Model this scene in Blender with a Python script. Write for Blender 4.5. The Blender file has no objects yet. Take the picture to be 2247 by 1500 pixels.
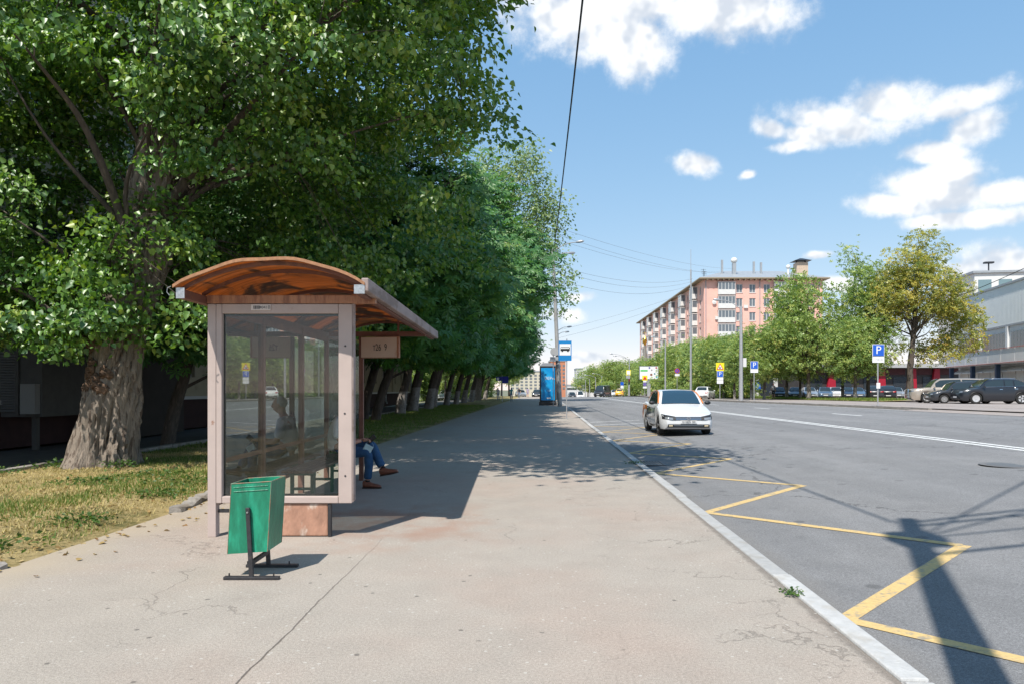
import bpy, bmesh, math, random
import numpy as np
from mathutils import Vector, Matrix, Euler
from mathutils.bvhtree import BVHTree

R = math.radians
sc = bpy.context.scene
col = sc.collection

# ------------------------------------------------------------------ camera
T = R(2.73)                       # the street runs along +Y; the camera looks 2.73 degrees left of it
FPX, CX, HY, EYE = 1498.0, 1123.5, 852.0, 1.5
cd = bpy.data.cameras.new('camera')
cd.sensor_width = 36.0; cd.lens = 24.0
cd.shift_y = (HY - 750.0) / 2247.0
cd.clip_start = 0.05; cd.clip_end = 6000
cam = bpy.data.objects.new('camera', cd); col.objects.link(cam)
cam.location = (0, 0, EYE); cam.rotation_euler = (R(90), 0, T)
sc.camera = cam

# ------------------------------------------------------------------ sun, sky
SUN_EL = R(55.5)
_sd = Vector((0.435, 0.900))       # the way shadows fall, (lateral, depth)
_sd.normalize()
shadow_w = Vector((_sd.x*math.cos(T) - _sd.y*math.sin(T), _sd.x*math.sin(T) + _sd.y*math.cos(T)))
ray = Vector((shadow_w.x*math.cos(SUN_EL), shadow_w.y*math.cos(SUN_EL), -math.sin(SUN_EL)))
sl = bpy.data.lights.new('sun', 'SUN'); sl.energy = 4.8; sl.angle = R(0.53); sl.color = (1.0, 0.95, 0.87)
sun = bpy.data.objects.new('sun', sl); col.objects.link(sun)
sun.rotation_euler = ray.to_track_quat('-Z', 'Y').to_euler()
sun.location = (-30, -30, 60)

def build_world():
    w = bpy.data.worlds.new('World'); sc.world = w; w.use_nodes = True
    nt = w.node_tree; nt.nodes.clear(); N = nt.nodes.new; L = nt.links.new
    out = N('ShaderNodeOutputWorld'); bg = N('ShaderNodeBackground'); bg.inputs['Strength'].default_value = 0.118
    sky = N('ShaderNodeTexSky'); sky.sky_type = 'NISHITA'; sky.sun_disc = False
    sky.sun_elevation = SUN_EL
    sun_dir = -ray
    sky.sun_rotation = math.atan2(sun_dir.x, sun_dir.y)
    sky.air_density = 1.0; sky.dust_density = 0.1; sky.ozone_density = 3.0; sky.altitude = 150
    tc = N('ShaderNodeTexCoord')
    def dirof(px, py):
        v = Vector(((px-CX)/FPX, 1.0, (HY-py)/FPX))
        v = Vector((v.x*math.cos(T)-v.y*math.sin(T), v.x*math.sin(T)+v.y*math.cos(T), v.z))
        return v.normalized()
    # clouds: (direction, angular half width, half height, roll)
    cl = []
    for px, py, rx, ry, roll in [
        (1395,-30,250,95,0),(1560,5,150,62,-14),(1240,30,75,55,10),(1405,105,75,62,-20),(1330,60,100,60,0),(1640,20,70,34,-20),
        (1845,270,120,36,-16),(1945,228,70,40,-10),(1770,298,70,28,-12),(1690,285,40,22,-25),(1740,322,45,16,0),
        (2115,222,66,26,8),(2140,275,52,34,20),(2050,332,62,20,-8),
        (2050,420,98,40,-18),(2090,385,56,38,0),(1950,455,66,22,-8),(2195,425,70,22,-6),(2110,482,105,17,-3),
        (1530,365,46,24,-10),(1645,388,17,9,0),(2205,590,80,42,-6),(2140,600,60,26,0),
        (1255,650,48,12,0),(1240,690,44,20,0),(1290,780,60,14,0),(1255,812,60,14,0),(1840,625,38,16,0),(1800,560,30,9,0)]:
        cl.append((dirof(px, py), rx/FPX, ry/FPX, R(roll)))
    rnd = random.Random(5)
    for k in range(17):                       # the same kind of sky goes on all round
        az = T + R(rnd.uniform(42, 318)); el = R(rnd.choice([rnd.uniform(6, 26), rnd.uniform(15, 60)]))
        d = Vector((-math.sin(az)*math.cos(el), math.cos(az)*math.cos(el), math.sin(el)))
        s = rnd.uniform(0.05, 0.16)
        cl.append((d, s, s*rnd.uniform(0.28, 0.45), R(rnd.uniform(-15, 15))))
    nz = N('ShaderNodeTexNoise'); nz.inputs['Scale'].default_value = 9; nz.inputs['Detail'].default_value = 6; nz.inputs['Roughness'].default_value = 0.55
    L(tc.outputs['Generated'], nz.inputs['Vector'])
    sub = N('ShaderNodeVectorMath'); sub.operation = 'SUBTRACT'; L(nz.outputs['Color'], sub.inputs[0]); sub.inputs[1].default_value = (.5,.5,.5)
    scl = N('ShaderNodeVectorMath'); scl.operation = 'SCALE'; L(sub.outputs[0], scl.inputs[0]); scl.inputs['Scale'].default_value = 0.026
    add = N('ShaderNodeVectorMath'); add.operation = 'ADD'; L(tc.outputs['Generated'], add.inputs[0]); L(scl.outputs[0], add.inputs[1])
    prev = None; vec = add.outputs[0]
    for d, rx, ry, roll in cl:
        if prev is not None:                  # carry the direction on from blob to blob, so that few values are held at once
            ca = N('ShaderNodeVectorMath'); ca.operation = 'MULTIPLY_ADD'; L(prev, ca.inputs[0]); ca.inputs[1].default_value = (1e-7,)*3; L(vec, ca.inputs[2]); vec = ca.outputs[0]
        m = N('ShaderNodeMapping'); m.vector_type = 'TEXTURE'; L(vec, m.inputs['Vector'])
        m.inputs['Location'].default_value = d
        y = d.normalized(); x = y.cross(Vector((0,0,1))).normalized(); z = x.cross(y)
        rot = Matrix((x, y, z)).transposed() @ Matrix.Rotation(-roll, 3, 'Y')
        m.inputs['Rotation'].default_value = rot.to_euler()
        m.inputs['Scale'].default_value = (rx, 0.5, ry)
        ln = N('ShaderNodeVectorMath'); ln.operation = 'LENGTH'; L(m.outputs[0], ln.inputs[0])
        if prev is None: prev = ln.outputs['Value']
        else:
            mn = N('ShaderNodeMath'); mn.operation = 'SMOOTH_MIN'; mn.inputs[2].default_value = 0.10
            L(prev, mn.inputs[0]); L(ln.outputs['Value'], mn.inputs[1]); prev = mn.outputs[0]
    n2 = N('ShaderNodeTexNoise'); n2.inputs['Scale'].default_value = 17; n2.inputs['Detail'].default_value = 10; n2.inputs['Roughness'].default_value = 0.64
    L(tc.outputs['Generated'], n2.inputs['Vector'])
    ma = N('ShaderNodeMath'); ma.operation = 'MULTIPLY_ADD'; L(n2.outputs['Fac'], ma.inputs[0]); ma.inputs[1].default_value = -2.0; ma.inputs[2].default_value = 0.98
    sm = N('ShaderNodeMath'); sm.operation = 'ADD'; L(prev, sm.inputs[0]); L(ma.outputs[0], sm.inputs[1])
    mr = N('ShaderNodeMapRange'); mr.interpolation_type = 'SMOOTHERSTEP'
    mr.inputs['From Min'].default_value = 1.36; mr.inputs['From Max'].default_value = 0.36; L(sm.outputs[0], mr.inputs['Value'])
    # relief: thicker towards the sun means shade on this side
    up = N('ShaderNodeVectorMath'); up.operation = 'ADD'; L(tc.outputs['Generated'], up.inputs[0])
    up.inputs[1].default_value = (-0.012, 0.0, 0.03)
    n3 = N('ShaderNodeTexNoise'); n3.inputs['Scale'].default_value = 17; n3.inputs['Detail'].default_value = 3; n3.inputs['Roughness'].default_value = 0.6
    n4 = N('ShaderNodeTexNoise'); n4.inputs['Scale'].default_value = 17; n4.inputs['Detail'].default_value = 3; n4.inputs['Roughness'].default_value = 0.6
    L(up.outputs[0], n3.inputs['Vector']); L(tc.outputs['Generated'], n4.inputs['Vector'])
    df = N('ShaderNodeMath'); df.operation = 'SUBTRACT'; L(n3.outputs['Fac'], df.inputs[0]); L(n4.outputs['Fac'], df.inputs[1])
    sh = N('ShaderNodeMapRange'); sh.interpolation_type = 'SMOOTHSTEP'
    sh.inputs['From Min'].default_value = -0.06; sh.inputs['From Max'].default_value = 0.16; L(df.outputs[0], sh.inputs['Value'])
    cm = N('ShaderNodeMix'); cm.data_type = 'RGBA'; L(sh.outputs[0], cm.inputs['Factor'])
    cm.inputs['A'].default_value = (7.2, 7.3, 7.4, 1); cm.inputs['B'].default_value = (4.7, 5.15, 5.8, 1)
    mix = N('ShaderNodeMix'); mix.data_type = 'RGBA'; L(mr.outputs[0], mix.inputs['Factor'])
    sp = N('ShaderNodeSeparateXYZ'); L(sky.outputs[0], sp.inputs[0]); cb = N('ShaderNodeCombineXYZ')
    for i, (pw, k) in enumerate(((.75, 1.55), (.50, 2.30), (.32, 3.49))):       # a hazier, more even summer sky
        q = N('ShaderNodeMath'); q.operation = 'POWER'; L(sp.outputs[i], q.inputs[0]); q.inputs[1].default_value = pw
        q2 = N('ShaderNodeMath'); q2.operation = 'MULTIPLY'; L(q.outputs[0], q2.inputs[0]); q2.inputs[1].default_value = k; L(q2.outputs[0], cb.inputs[i])
    tn = cb
    L(tn.outputs[0], mix.inputs['A']); L(cm.outputs['Result'], mix.inputs['B'])
    L(mix.outputs['Result'], bg.inputs['Color']); L(bg.outputs[0], out.inputs['Surface'])
    w.cycles.sampling_method = 'MANUAL'; w.cycles.sample_map_resolution = 512
build_world()
vs = sc.view_settings
vs.view_transform = 'Standard'; vs.look = 'None'; vs.exposure = 0.35; vs.gamma = 1.0; vs.use_curve_mapping = False
sc.cycles.max_bounces = 8; sc.cycles.diffuse_bounces = 2; sc.cycles.glossy_bounces = 4
sc.cycles.transmission_bounces = 6; sc.cycles.transparent_max_bounces = 16
sc.cycles.use_denoising = True
sc.cycles.sample_clamp_indirect = 6.0

# ------------------------------------------------------------------ frames and helpers
def C(l, d, z=0.0):
    """(lateral, depth, height) seen from the viewpoint -> world point"""
    return Vector((l*math.cos(T) - d*math.sin(T), l*math.sin(T) + d*math.cos(T), z))
def PX(px, d, z=0.0):
    return C((px-CX)/FPX*d, d, z)
def zat(py, d):
    return EYE + (HY-py)/FPX*d

def hY(y):                          # the street runs level, then over a crest and down
    if y < 125: return 0.0
    if y < 420: return -0.022*(y-125)*min(1, (y-125)/60)
    return -6.5
def zR(y):                          # the far side of the road lies higher
    return max(0.05, 0.695 - 0.0065*max(-10, min(y, 100)))
KX, RX = 1.97, 17.5
def road_z(x, y):
    t = max(0, min(1, (x-KX)/(RX-KX)))
    return hY(y) - 0.12 + t*(zR(y) + 0.12)
def right_z(y): return hY(y) + zR(y) + 0.12

# ---- materials
MATS = {}
def nodes(name):
    m = bpy.data.materials.new(name); m.use_nodes = True
    nt = m.node_tree; b = nt.nodes['Principled BSDF']
    return m, nt, b
def mat(name, c, rough=0.6, metal=0.0, spec=0.5, var=0.0, vs=6.0, c2=None, t2=(0.5, 0.62), s2=3.0, bump=0.0, bs=40.0, coat=0.0, stretch=(1,1,1)):
    """flat colour with optional lightness noise (var), a second colour in patches (c2) and fine relief (bump)"""
    if name in MATS: return MATS[name]
    m, nt, b = nodes(name); N = nt.nodes.new; L = nt.links.new
    b.inputs['Roughness'].default_value = rough; b.inputs['Metallic'].default_value = metal
    b.inputs['Specular IOR Level'].default_value = spec; b.inputs['Coat Weight'].default_value = coat
    b.inputs['Base Color'].default_value = (*c, 1)
    if var or c2 or bump:
        tc = N('ShaderNodeTexCoord'); mp = N('ShaderNodeMapping'); mp.inputs['Scale'].default_value = stretch
        L(tc.outputs['Object'], mp.inputs['Vector'])
    src = None
    if c2:
        n = N('ShaderNodeTexNoise'); n.inputs['Scale'].default_value = s2; n.inputs['Detail'].default_value = 7; n.inputs['Roughness'].default_value = .62
        L(mp.outputs[0], n.inputs['Vector'])
        r = N('ShaderNodeMapRange'); r.interpolation_type = 'SMOOTHSTEP'; r.inputs['From Min'].default_value = t2[0]; r.inputs['From Max'].default_value = t2[1]
        L(n.outputs['Fac'], r.inputs['Value'])
        x = N('ShaderNodeMix'); x.data_type = 'RGBA'; L(r.outputs[0], x.inputs['Factor'])
        x.inputs['A'].default_value = (*c, 1); x.inputs['B'].default_value = (*c2, 1); src = x.outputs['Result']
    if var:
        n = N('ShaderNodeTexNoise'); n.inputs['Scale'].default_value = vs; n.inputs['Detail'].default_value = 8; n.inputs['Roughness'].default_value = .6
        L(mp.outputs[0], n.inputs['Vector'])
        r = N('ShaderNodeMapRange'); r.inputs['From Min'].default_value = .3; r.inputs['From Max'].default_value = .7
        r.inputs['To Min'].default_value = 1-var; r.inputs['To Max'].default_value = 1+var; L(n.outputs['Fac'], r.inputs['Value'])
        x = N('ShaderNodeVectorMath'); x.operation = 'SCALE'; L(r.outputs[0], x.inputs['Scale'])
        if src: L(src, x.inputs[0])
        else: x.inputs[0].default_value = c
        src = x.outputs[0]
    if src: L(src, b.inputs['Base Color'])
    if bump:
        n = N('ShaderNodeTexNoise'); n.inputs['Scale'].default_value = bs; n.inputs['Detail'].default_value = 6
        L(mp.outputs[0], n.inputs['Vector'])
        bp = N('ShaderNodeBump'); bp.inputs['Strength'].default_value = bump; bp.inputs['Distance'].default_value = 0.02
        L(n.outputs['Fac'], bp.inputs['Height']); L(bp.outputs[0], b.inputs['Normal'])
    MATS[name] = m
    return m
def glassmat(name, tint=(.85,.9,.88), refl=1.0, dirt=0.0, dirtc=(.5,.5,.46)):
    """thin window glass: clear, mirrors at its own angle, a film of dust"""
    if name in MATS: return MATS[name]
    m, nt, b = nodes(name); nt.nodes.remove(b); N = nt.nodes.new; L = nt.links.new
    out = nt.nodes['Material Output']
    tr = N('ShaderNodeBsdfTransparent'); tr.inputs[0].default_value = (*tint, 1)
    gl = N('ShaderNodeBsdfGlossy'); gl.inputs['Roughness'].default_value = 0.015
    fr = N('ShaderNodeFresnel'); fr.inputs['IOR'].default_value = 1.62
    ml = N('ShaderNodeMath'); ml.operation = 'MULTIPLY'; ml.use_clamp = True; L(fr.outputs[0], ml.inputs[0]); ml.inputs[1].default_value = 1.6*refl
    mx = N('ShaderNodeMixShader'); L(ml.outputs[0], mx.inputs[0]); L(tr.outputs[0], mx.inputs[1]); L(gl.outputs[0], mx.inputs[2])
    last = mx.outputs[0]
    if dirt:
        tc = N('ShaderNodeTexCoord'); mp = N('ShaderNodeMapping'); mp.inputs['Scale'].default_value = (9, 9, 1.2); L(tc.outputs['Object'], mp.inputs['Vector'])
        n = N('ShaderNodeTexNoise'); n.inputs['Scale'].default_value = 2.2; n.inputs['Detail'].default_value = 8; L(mp.outputs[0], n.inputs['Vector'])
        n2 = N('ShaderNodeTexNoise'); n2.inputs['Scale'].default_value = 60; n2.inputs['Detail'].default_value = 3; L(tc.outputs['Object'], n2.inputs['Vector'])
        sp = N('ShaderNodeMapRange'); sp.inputs['From Min'].default_value = .70; sp.inputs['From Max'].default_value = .76; L(n2.outputs['Fac'], sp.inputs['Value'])
        r = N('ShaderNodeMapRange'); r.inputs['From Min'].default_value = .35; r.inputs['From Max'].default_value = .75
        r.inputs['To Min'].default_value = dirt*.35; r.inputs['To Max'].default_value = dirt*1.6; L(n.outputs['Fac'], r.inputs['Value'])
        mxx = N('ShaderNodeMath'); mxx.operation = 'MAXIMUM'; L(r.outputs[0], mxx.inputs[0])
        m5 = N('ShaderNodeMath'); m5.operation = 'MULTIPLY'; L(sp.outputs[0], m5.inputs[0]); m5.inputs[1].default_value = .5; L(m5.outputs[0], mxx.inputs[1])
        df = N('ShaderNodeBsdfDiffuse'); df.inputs[0].default_value = (*dirtc, 1)
        m2 = N('ShaderNodeMixShader'); L(mxx.outputs[0], m2.inputs[0]); L(last, m2.inputs[1]); L(df.outputs[0], m2.inputs[2]); last = m2.outputs[0]
    L(last, out.inputs['Surface'])
    MATS[name] = m
    return m

# ---- scene objects
def tag(o, label=None, cat=None, group=None, kind=None):
    if label: o['label'] = label
    if cat: o['category'] = cat
    if group: o['group'] = group
    if kind: o['kind'] = kind
    return o
def empty(name, loc=(0,0,0), rz=0.0, label=None, cat=None, group=None):
    o = bpy.data.objects.new(name, None); col.objects.link(o)
    o.empty_display_size = 0.2
    o.location = loc; o.rotation_euler = (0, 0, rz)
    return tag(o, label, cat, group)
def link_mesh(name, me, mats, parent=None, loc=None, rot=None):
    o = bpy.data.objects.new(name, me); col.objects.link(o)
    for m in (mats if isinstance(mats, (list, tuple)) else [mats]):
        if m and m.name not in [x.name for x in me.materials if x]: me.materials.append(m)
    o.parent = parent
    if loc is not None: o.location = loc
    if rot is not None: o.rotation_euler = rot
    return o
class MB:
    """collects shapes into one mesh"""
    def __init__(s): s.v = []; s.f = []; s.mi = []; s.cur = 0
    def _add(s, vs_, fs):
        n = len(s.v); s.v += [tuple(v) for v in vs_]; s.f += [tuple(i+n for i in f) for f in fs]; s.mi += [s.cur]*len(fs); return s
    def box(s, c, d, rot=None):
        x, y, z = d[0]/2, d[1]/2, d[2]/2
        pts = [Vector(p) for p in ((-x,-y,-z),(x,-y,-z),(x,y,-z),(-x,y,-z),(-x,-y,z),(x,-y,z),(x,y,z),(-x,y,z))]
        if rot is not None:
            M = rot if isinstance(rot, Matrix) else Euler(rot).to_matrix()
            pts = [M @ p for p in pts]
        c = Vector(c)
        return s._add([p+c for p in pts], [(3,2,1,0),(4,5,6,7),(0,1,5,4),(1,2,6,5),(2,3,7,6),(3,0,4,7)])
    def lim(s, x0, x1, y0, y1, z0, z1):
        return s.box(((x0+x1)/2,(y0+y1)/2,(z0+z1)/2), (x1-x0, y1-y0, z1-z0))
    def quad(s, a, b, c, d): return s._add([a,b,c,d], [(0,1,2,3)])
    def poly(s, pts): return s._add(pts, [tuple(range(len(pts)))])
    def prism(s, pts, off):
        off = Vector(off); n = len(pts); a = [Vector(p) for p in pts]; b = [p+off for p in a]
        return s._add(a+b, [tuple(range(n-1,-1,-1)), tuple(range(n,2*n))] + [(i,(i+1)%n,(i+1)%n+n,i+n) for i in range(n)])
    def tube(s, path, rad, n=8, cap=True):
        path = [Vector(p) for p in path]; m = len(path)
        if not isinstance(rad, (list, tuple)): rad = [rad]*m
        vs_ = []; up = Vector((0,0,1)); prevx = None
        for i in range(m):
            t = (path[min(i+1,m-1)] - path[max(i-1,0)]).normalized()
            if prevx is None:
                x = t.cross(up) if abs(t.z) < .95 else t.cross(Vector((1,0,0)))
            else: x = prevx - t*prevx.dot(t)
            x.normalize(); prevx = x; y = t.cross(x)
            for k in range(n):
                a = 2*math.pi*k/n; vs_.append(path[i] + (x*math.cos(a)+y*math.sin(a))*rad[i])
        fs = [(i*n+k, i*n+(k+1)%n, (i+1)*n+(k+1)%n, (i+1)*n+k) for i in range(m-1) for k in range(n)]
        if cap: fs += [tuple(range(n-1,-1,-1)), tuple((m-1)*n+k for k in range(n))]
        return s._add(vs_, fs)
    def lathe(s, prof, n=16, axis='z', c=(0,0,0), cap=True):
        c = Vector(c); vs_ = []
        for r, h in prof:
            for k in range(n):
                a = 2*math.pi*k/n; p = (r*math.cos(a), r*math.sin(a), h)
                if axis == 'y': p = (p[0], p[2], p[1])
                if axis == 'x': p = (p[2], p[0], p[1])
                vs_.append(Vector(p)+c)
        m = len(prof)
        fs = [(i*n+k, i*n+(k+1)%n, (i+1)*n+(k+1)%n, (i+1)*n+k) for i in range(m-1) for k in range(n)]
        if cap: fs += [tuple(range(n-1,-1,-1)), tuple((m-1)*n+k for k in range(n))]
        return s._add(vs_, fs)
    def mesh(s, name, smooth=None):
        me = bpy.data.meshes.new(name); me.from_pydata(s.v, [], s.f)
        if s.mi and max(s.mi) > 0: me.polygons.foreach_set('material_index', s.mi)
        me.update()
        bm = bmesh.new(); bm.from_mesh(me); bmesh.ops.recalc_face_normals(bm, faces=bm.faces); bm.to_mesh(me); bm.free()
        if smooth is not None:
            me.polygons.foreach_set('use_smooth', [True]*len(me.polygons)); me.set_sharp_from_angle(angle=R(smooth))
        return me
    def build(s, name, m, parent=None, loc=None, rot=None, smooth=None, bevel=0.0):
        o = link_mesh(name, s.mesh(name, smooth), m, parent, loc, rot)
        if bevel:
            b = o.modifiers.new('bevel', 'BEVEL'); b.width = bevel; b.segments = 2; b.limit_method = 'ANGLE'
        return o
def text(name, body, size, m, parent, loc, rot, ext=0.002, align='CENTER', sx=1.0):
    c = bpy.data.curves.new(name+'_curve', 'FONT'); c.body = body; c.size = size; c.extrude = ext; c.align_x = align; c.align_y = 'CENTER'
    c.resolution_u = 3
    o = bpy.data.objects.new(name+'_curve', c); col.objects.link(o)
    dg = bpy.context.evaluated_depsgraph_get(); me = bpy.data.meshes.new_from_object(o.evaluated_get(dg)); me.name = name
    bpy.data.objects.remove(o); bpy.data.curves.remove(c); me.materials.clear()
    o = link_mesh(name, me, m, parent, loc, rot); o.scale = (sx, 1, 1)
    return o
ORD = ['first','second','third','fourth','fifth','sixth','seventh','eighth','ninth','tenth','eleventh','twelfth','thirteenth','fourteenth','fifteenth','sixteenth','seventeenth','eighteenth']
# ================================================================== ground, road, pavements
def sheet(name, x0, x1, y0, y1, nx, ys, zf, m, kind='structure'):
    xs = np.linspace(x0, x1, nx); v = []; f = []
    for y in ys:
        for x in xs: v.append((x, y, zf(x, y)))
    for j in range(len(ys)-1):
        for i in range(nx-1): f.append((j*nx+i, j*nx+i+1, (j+1)*nx+i+1, (j+1)*nx+i))
    me = bpy.data.meshes.new(name); me.from_pydata(v, [], f); me.update()
    o = link_mesh(name, me, m); o['kind'] = kind
    return o
YS = [-40,-20,-10] + list(range(-5, 60, 5)) + list(range(60, 125, 10)) + list(range(125, 200, 8)) + list(range(200, 440, 20))

def asphalt(name, c, warm, speck, seam=False):
    m, nt, b = nodes(name); N = nt.nodes.new; L = nt.links.new
    tc = N('ShaderNodeTexCoord'); P = tc.outputs['Object']
    def noise(scale, detail=6, rough=.6, vec=None):
        n = N('ShaderNodeTexNoise'); n.inputs['Scale'].default_value = scale; n.inputs['Detail'].default_value = detail; n.inputs['Roughness'].default_value = rough
        L(vec or P, n.inputs['Vector']); return n
    def rng(v, a, b_, c_=0, d=1, smooth=True):
        r = N('ShaderNodeMapRange'); r.interpolation_type = 'SMOOTHSTEP' if smooth else 'LINEAR'
        for k, x in zip(('From Min','From Max','To Min','To Max'), (a, b_, c_, d)): r.inputs[k].default_value = x
        L(v, r.inputs['Value']); return r.outputs[0]
    def mixc(f, A, B):
        x = N('ShaderNodeMix'); x.data_type = 'RGBA'; L(f, x.inputs['Factor'])
        if isinstance(A, tuple): x.inputs['A'].default_value = (*A, 1)
        else: L(A, x.inputs['A'])
        if isinstance(B, tuple): x.inputs['B'].default_value = (*B, 1)
        else: L(B, x.inputs['B'])
        return x.outputs['Result']
    def math_(op, a, b_=None):
        x = N('ShaderNodeMath'); x.operation = op
        for i, k in enumerate((a, b_)):
            if k is None: continue
            if isinstance(k, (int, float)): x.inputs[i].default_value = k
            else: L(k, x.inputs[i])
        return x.outputs[0]
    big = noise(.35, 5); mid = noise(2.1, 8, .65); fine = noise(170, 2, .6); fine2 = noise(55, 3, .7)
    colr = mixc(rng(big.outputs['Fac'], .42, .66), c, warm)
    def scale(v, f):
        x = N('ShaderNodeVectorMath'); x.operation = 'SCALE'; L(v, x.inputs[0]); L(f, x.inputs['Scale']); return x.outputs[0]
    colr = scale(colr, rng(mid.outputs['Fac'], .25, .75, .92, 1.08, False))
    colr = scale(colr, rng(fine.outputs['Fac'], .3, .7, 1-speck, 1+speck, False))
    colr = scale(colr, rng(fine2.outputs['Fac'], .3, .7, 1-speck*.6, 1+speck*.6, False))
    height = math_('ADD', math_('MULTIPLY', fine.outputs['Fac'], .5), fine2.outputs['Fac'])
    if seam:
        sx = N('ShaderNodeSeparateXYZ'); L(P, sx.inputs[0]); X, Y = sx.outputs[0], sx.outputs[1]
        wob = noise(1.3, 5); wob2 = noise(9, 4)
        # paving seam along the street
        dx = math_('ADD', math_('ADD', X, 1.52), math_('ADD', math_('MULTIPLY', math_('SUBTRACT', wob.outputs['Fac'], .5), .07), math_('MULTIPLY', math_('SUBTRACT', wob2.outputs['Fac'], .5), .025)))
        dx = math_('ADD', dx, math_('MULTIPLY', Y, .014))
        seamw = rng(math_('ABSOLUTE', dx), .002, .009, 1, 0)
        seamw = math_('MULTIPLY', seamw, rng(Y, 3.4, 7.5, 1, .10))
        # cracks, thickest beside the kerb
        warp = noise(1.6, 5, .6)
        wv = N('ShaderNodeVectorMath'); wv.operation = 'SCALE'; L(warp.outputs['Color'], wv.inputs[0]); wv.inputs['Scale'].default_value = 1.1
        wa = N('ShaderNodeVectorMath'); wa.operation = 'ADD'; L(P, wa.inputs[0]); L(wv.outputs[0], wa.inputs[1])
        def crack(scale_, w0, w1):
            vo = N('ShaderNodeTexVoronoi'); vo.feature = 'DISTANCE_TO_EDGE'; vo.inputs['Scale'].default_value = scale_; L(wa.outputs[0], vo.inputs['Vector'])
            return rng(vo.outputs['Distance'], w0, w1, 1, 0)
        k1 = math_('MULTIPLY', crack(.85, .002, .013), math_('MULTIPLY', rng(X, -.2, 1.2), rng(noise(.8, 4).outputs['Fac'], .44, .56)))
        k2 = math_('MULTIPLY', crack(2.6, .002, .028), math_('MULTIPLY', rng(X, .8, 1.75), rng(noise(1.1, 3).outputs['Fac'], .5, .6)))
        k3 = math_('MULTIPLY', crack(.33, .001, .006), rng(noise(.5, 3).outputs['Fac'], .5, .58))
        edge = rng(math_('ADD', X, math_('MULTIPLY', math_('SUBTRACT', wob2.outputs['Fac'], .5), .12)), 1.74, 1.8)
        ck = math_('MAXIMUM', math_('MAXIMUM', math_('MULTIPLY', k1, .36), math_('MULTIPLY', k2, .26)), math_('MAXIMUM', math_('MULTIPLY', k3, .28), math_('MULTIPLY', seamw, .75)))
        ck = math_('MAXIMUM', ck, math_('MULTIPLY', edge, .45))
        colr = mixc(ck, colr, (.055, .045, .038))
        # trodden spots and small stains
        vo = N('ShaderNodeTexVoronoi'); vo.voronoi_dimensions = '2D'; vo.inputs['Scale'].default_value = 2.4; vo.inputs['Randomness'].default_value = 1; L(P, vo.inputs['Vector'])
        spot = math_('MULTIPLY', rng(math_('ADD', vo.outputs['Distance'], math_('MULTIPLY', noise(30, 3).outputs['Fac'], .05)), .050, .072, 1, 0), rng(noise(2.3, 2).outputs['Fac'], .52, .57))
        colr = mixc(math_('MULTIPLY', spot, .62), colr, (.06, .055, .05))
        vo = N('ShaderNodeTexVoronoi'); vo.voronoi_dimensions = '2D'; vo.inputs['Scale'].default_value = 6.3; L(P, vo.inputs['Vector'])
        pale = math_('MULTIPLY', rng(vo.outputs['Distance'], .045, .07, 1, 0), rng(noise(1.7, 2).outputs['Fac'], .5, .56))
        colr = mixc(math_('MULTIPLY', pale, .4), colr, (.62, .6, .55))
        stain = rng(noise(.75, 6, .7).outputs['Fac'], .58, .72)
        colr = mixc(math_('MULTIPLY', stain, .28), colr, (.20, .165, .14))
        # rust wash around the shelter, and dust drifting in from the verge
        vd = N('ShaderNodeVectorMath'); vd.operation = 'DISTANCE'; L(P, vd.inputs[0]); vd.inputs[1].default_value = (-1.9, 7.6, 0)
        rust = math_('MULTIPLY', rng(vd.outputs['Value'], .5, 2.0, 1, 0), rng(noise(1.4, 5).outputs['Fac'], .4, .65))
        colr = mixc(math_('MULTIPLY', rust, .55), colr, (.30, .155, .10))
        dust = math_('MULTIPLY', rng(math_('ADD', X, math_('MULTIPLY', noise(1.0, 6).outputs['Fac'], 1.4)), -3.0, -4.0), .75)
        colr = mixc(dust, colr, (.40, .33, .24))
        height = math_('SUBTRACT', height, math_('MULTIPLY', ck, 3.0))
    else:
        sx = N('ShaderNodeSeparateXYZ'); L(P, sx.inputs[0]); X, Y = sx.outputs[0], sx.outputs[1]
        st = N('ShaderNodeMapping'); st.inputs['Scale'].default_value = (1.0, .045, 1); L(P, st.inputs['Vector'])
        tr = noise(.9, 4, .55, st.outputs[0])          # wheel tracks along the lanes
        colr = scale(colr, rng(tr.outputs['Fac'], .3, .7, .87, 1.13, False))
        warp = noise(.9, 5, .6)
        wv = N('ShaderNodeVectorMath'); wv.operation = 'SCALE'; L(warp.outputs['Color'], wv.inputs[0]); wv.inputs['Scale'].default_value = 2.2
        wa = N('ShaderNodeVectorMath'); wa.operation = 'ADD'; L(P, wa.inputs[0]); L(wv.outputs[0], wa.inputs[1])
        vo = N('ShaderNodeTexVoronoi'); vo.feature = 'DISTANCE_TO_EDGE'; vo.inputs['Scale'].default_value = .16; L(wa.outputs[0], vo.inputs['Vector'])
        ck = math_('MULTIPLY', rng(vo.outputs['Distance'], .001, .006, 1, 0), .5)
        colr = mixc(ck, colr, (.03, .03, .03))
        oil = math_('MULTIPLY', rng(noise(.55, 6, .7).outputs['Fac'], .56, .70), .30)
        colr = mixc(oil, colr, (.115, .115, .118))
        vo = N('ShaderNodeTexVoronoi'); vo.voronoi_dimensions = '2D'; vo.inputs['Scale'].default_value = 1.1; L(P, vo.inputs['Vector'])
        drip = math_('MULTIPLY', rng(vo.outputs['Distance'], .05, .09, 1, 0), rng(noise(.4, 2).outputs['Fac'], .5, .6))
        colr = mixc(math_('MULTIPLY', drip, .5), colr, (.06, .06, .06))
        gut = math_('MULTIPLY', rng(math_('ADD', X, math_('MULTIPLY', noise(2.0, 5).outputs['Fac'], .35)), 2.55, 2.15), .4)
        colr = mixc(gut, colr, (.19, .17, .145))
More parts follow.
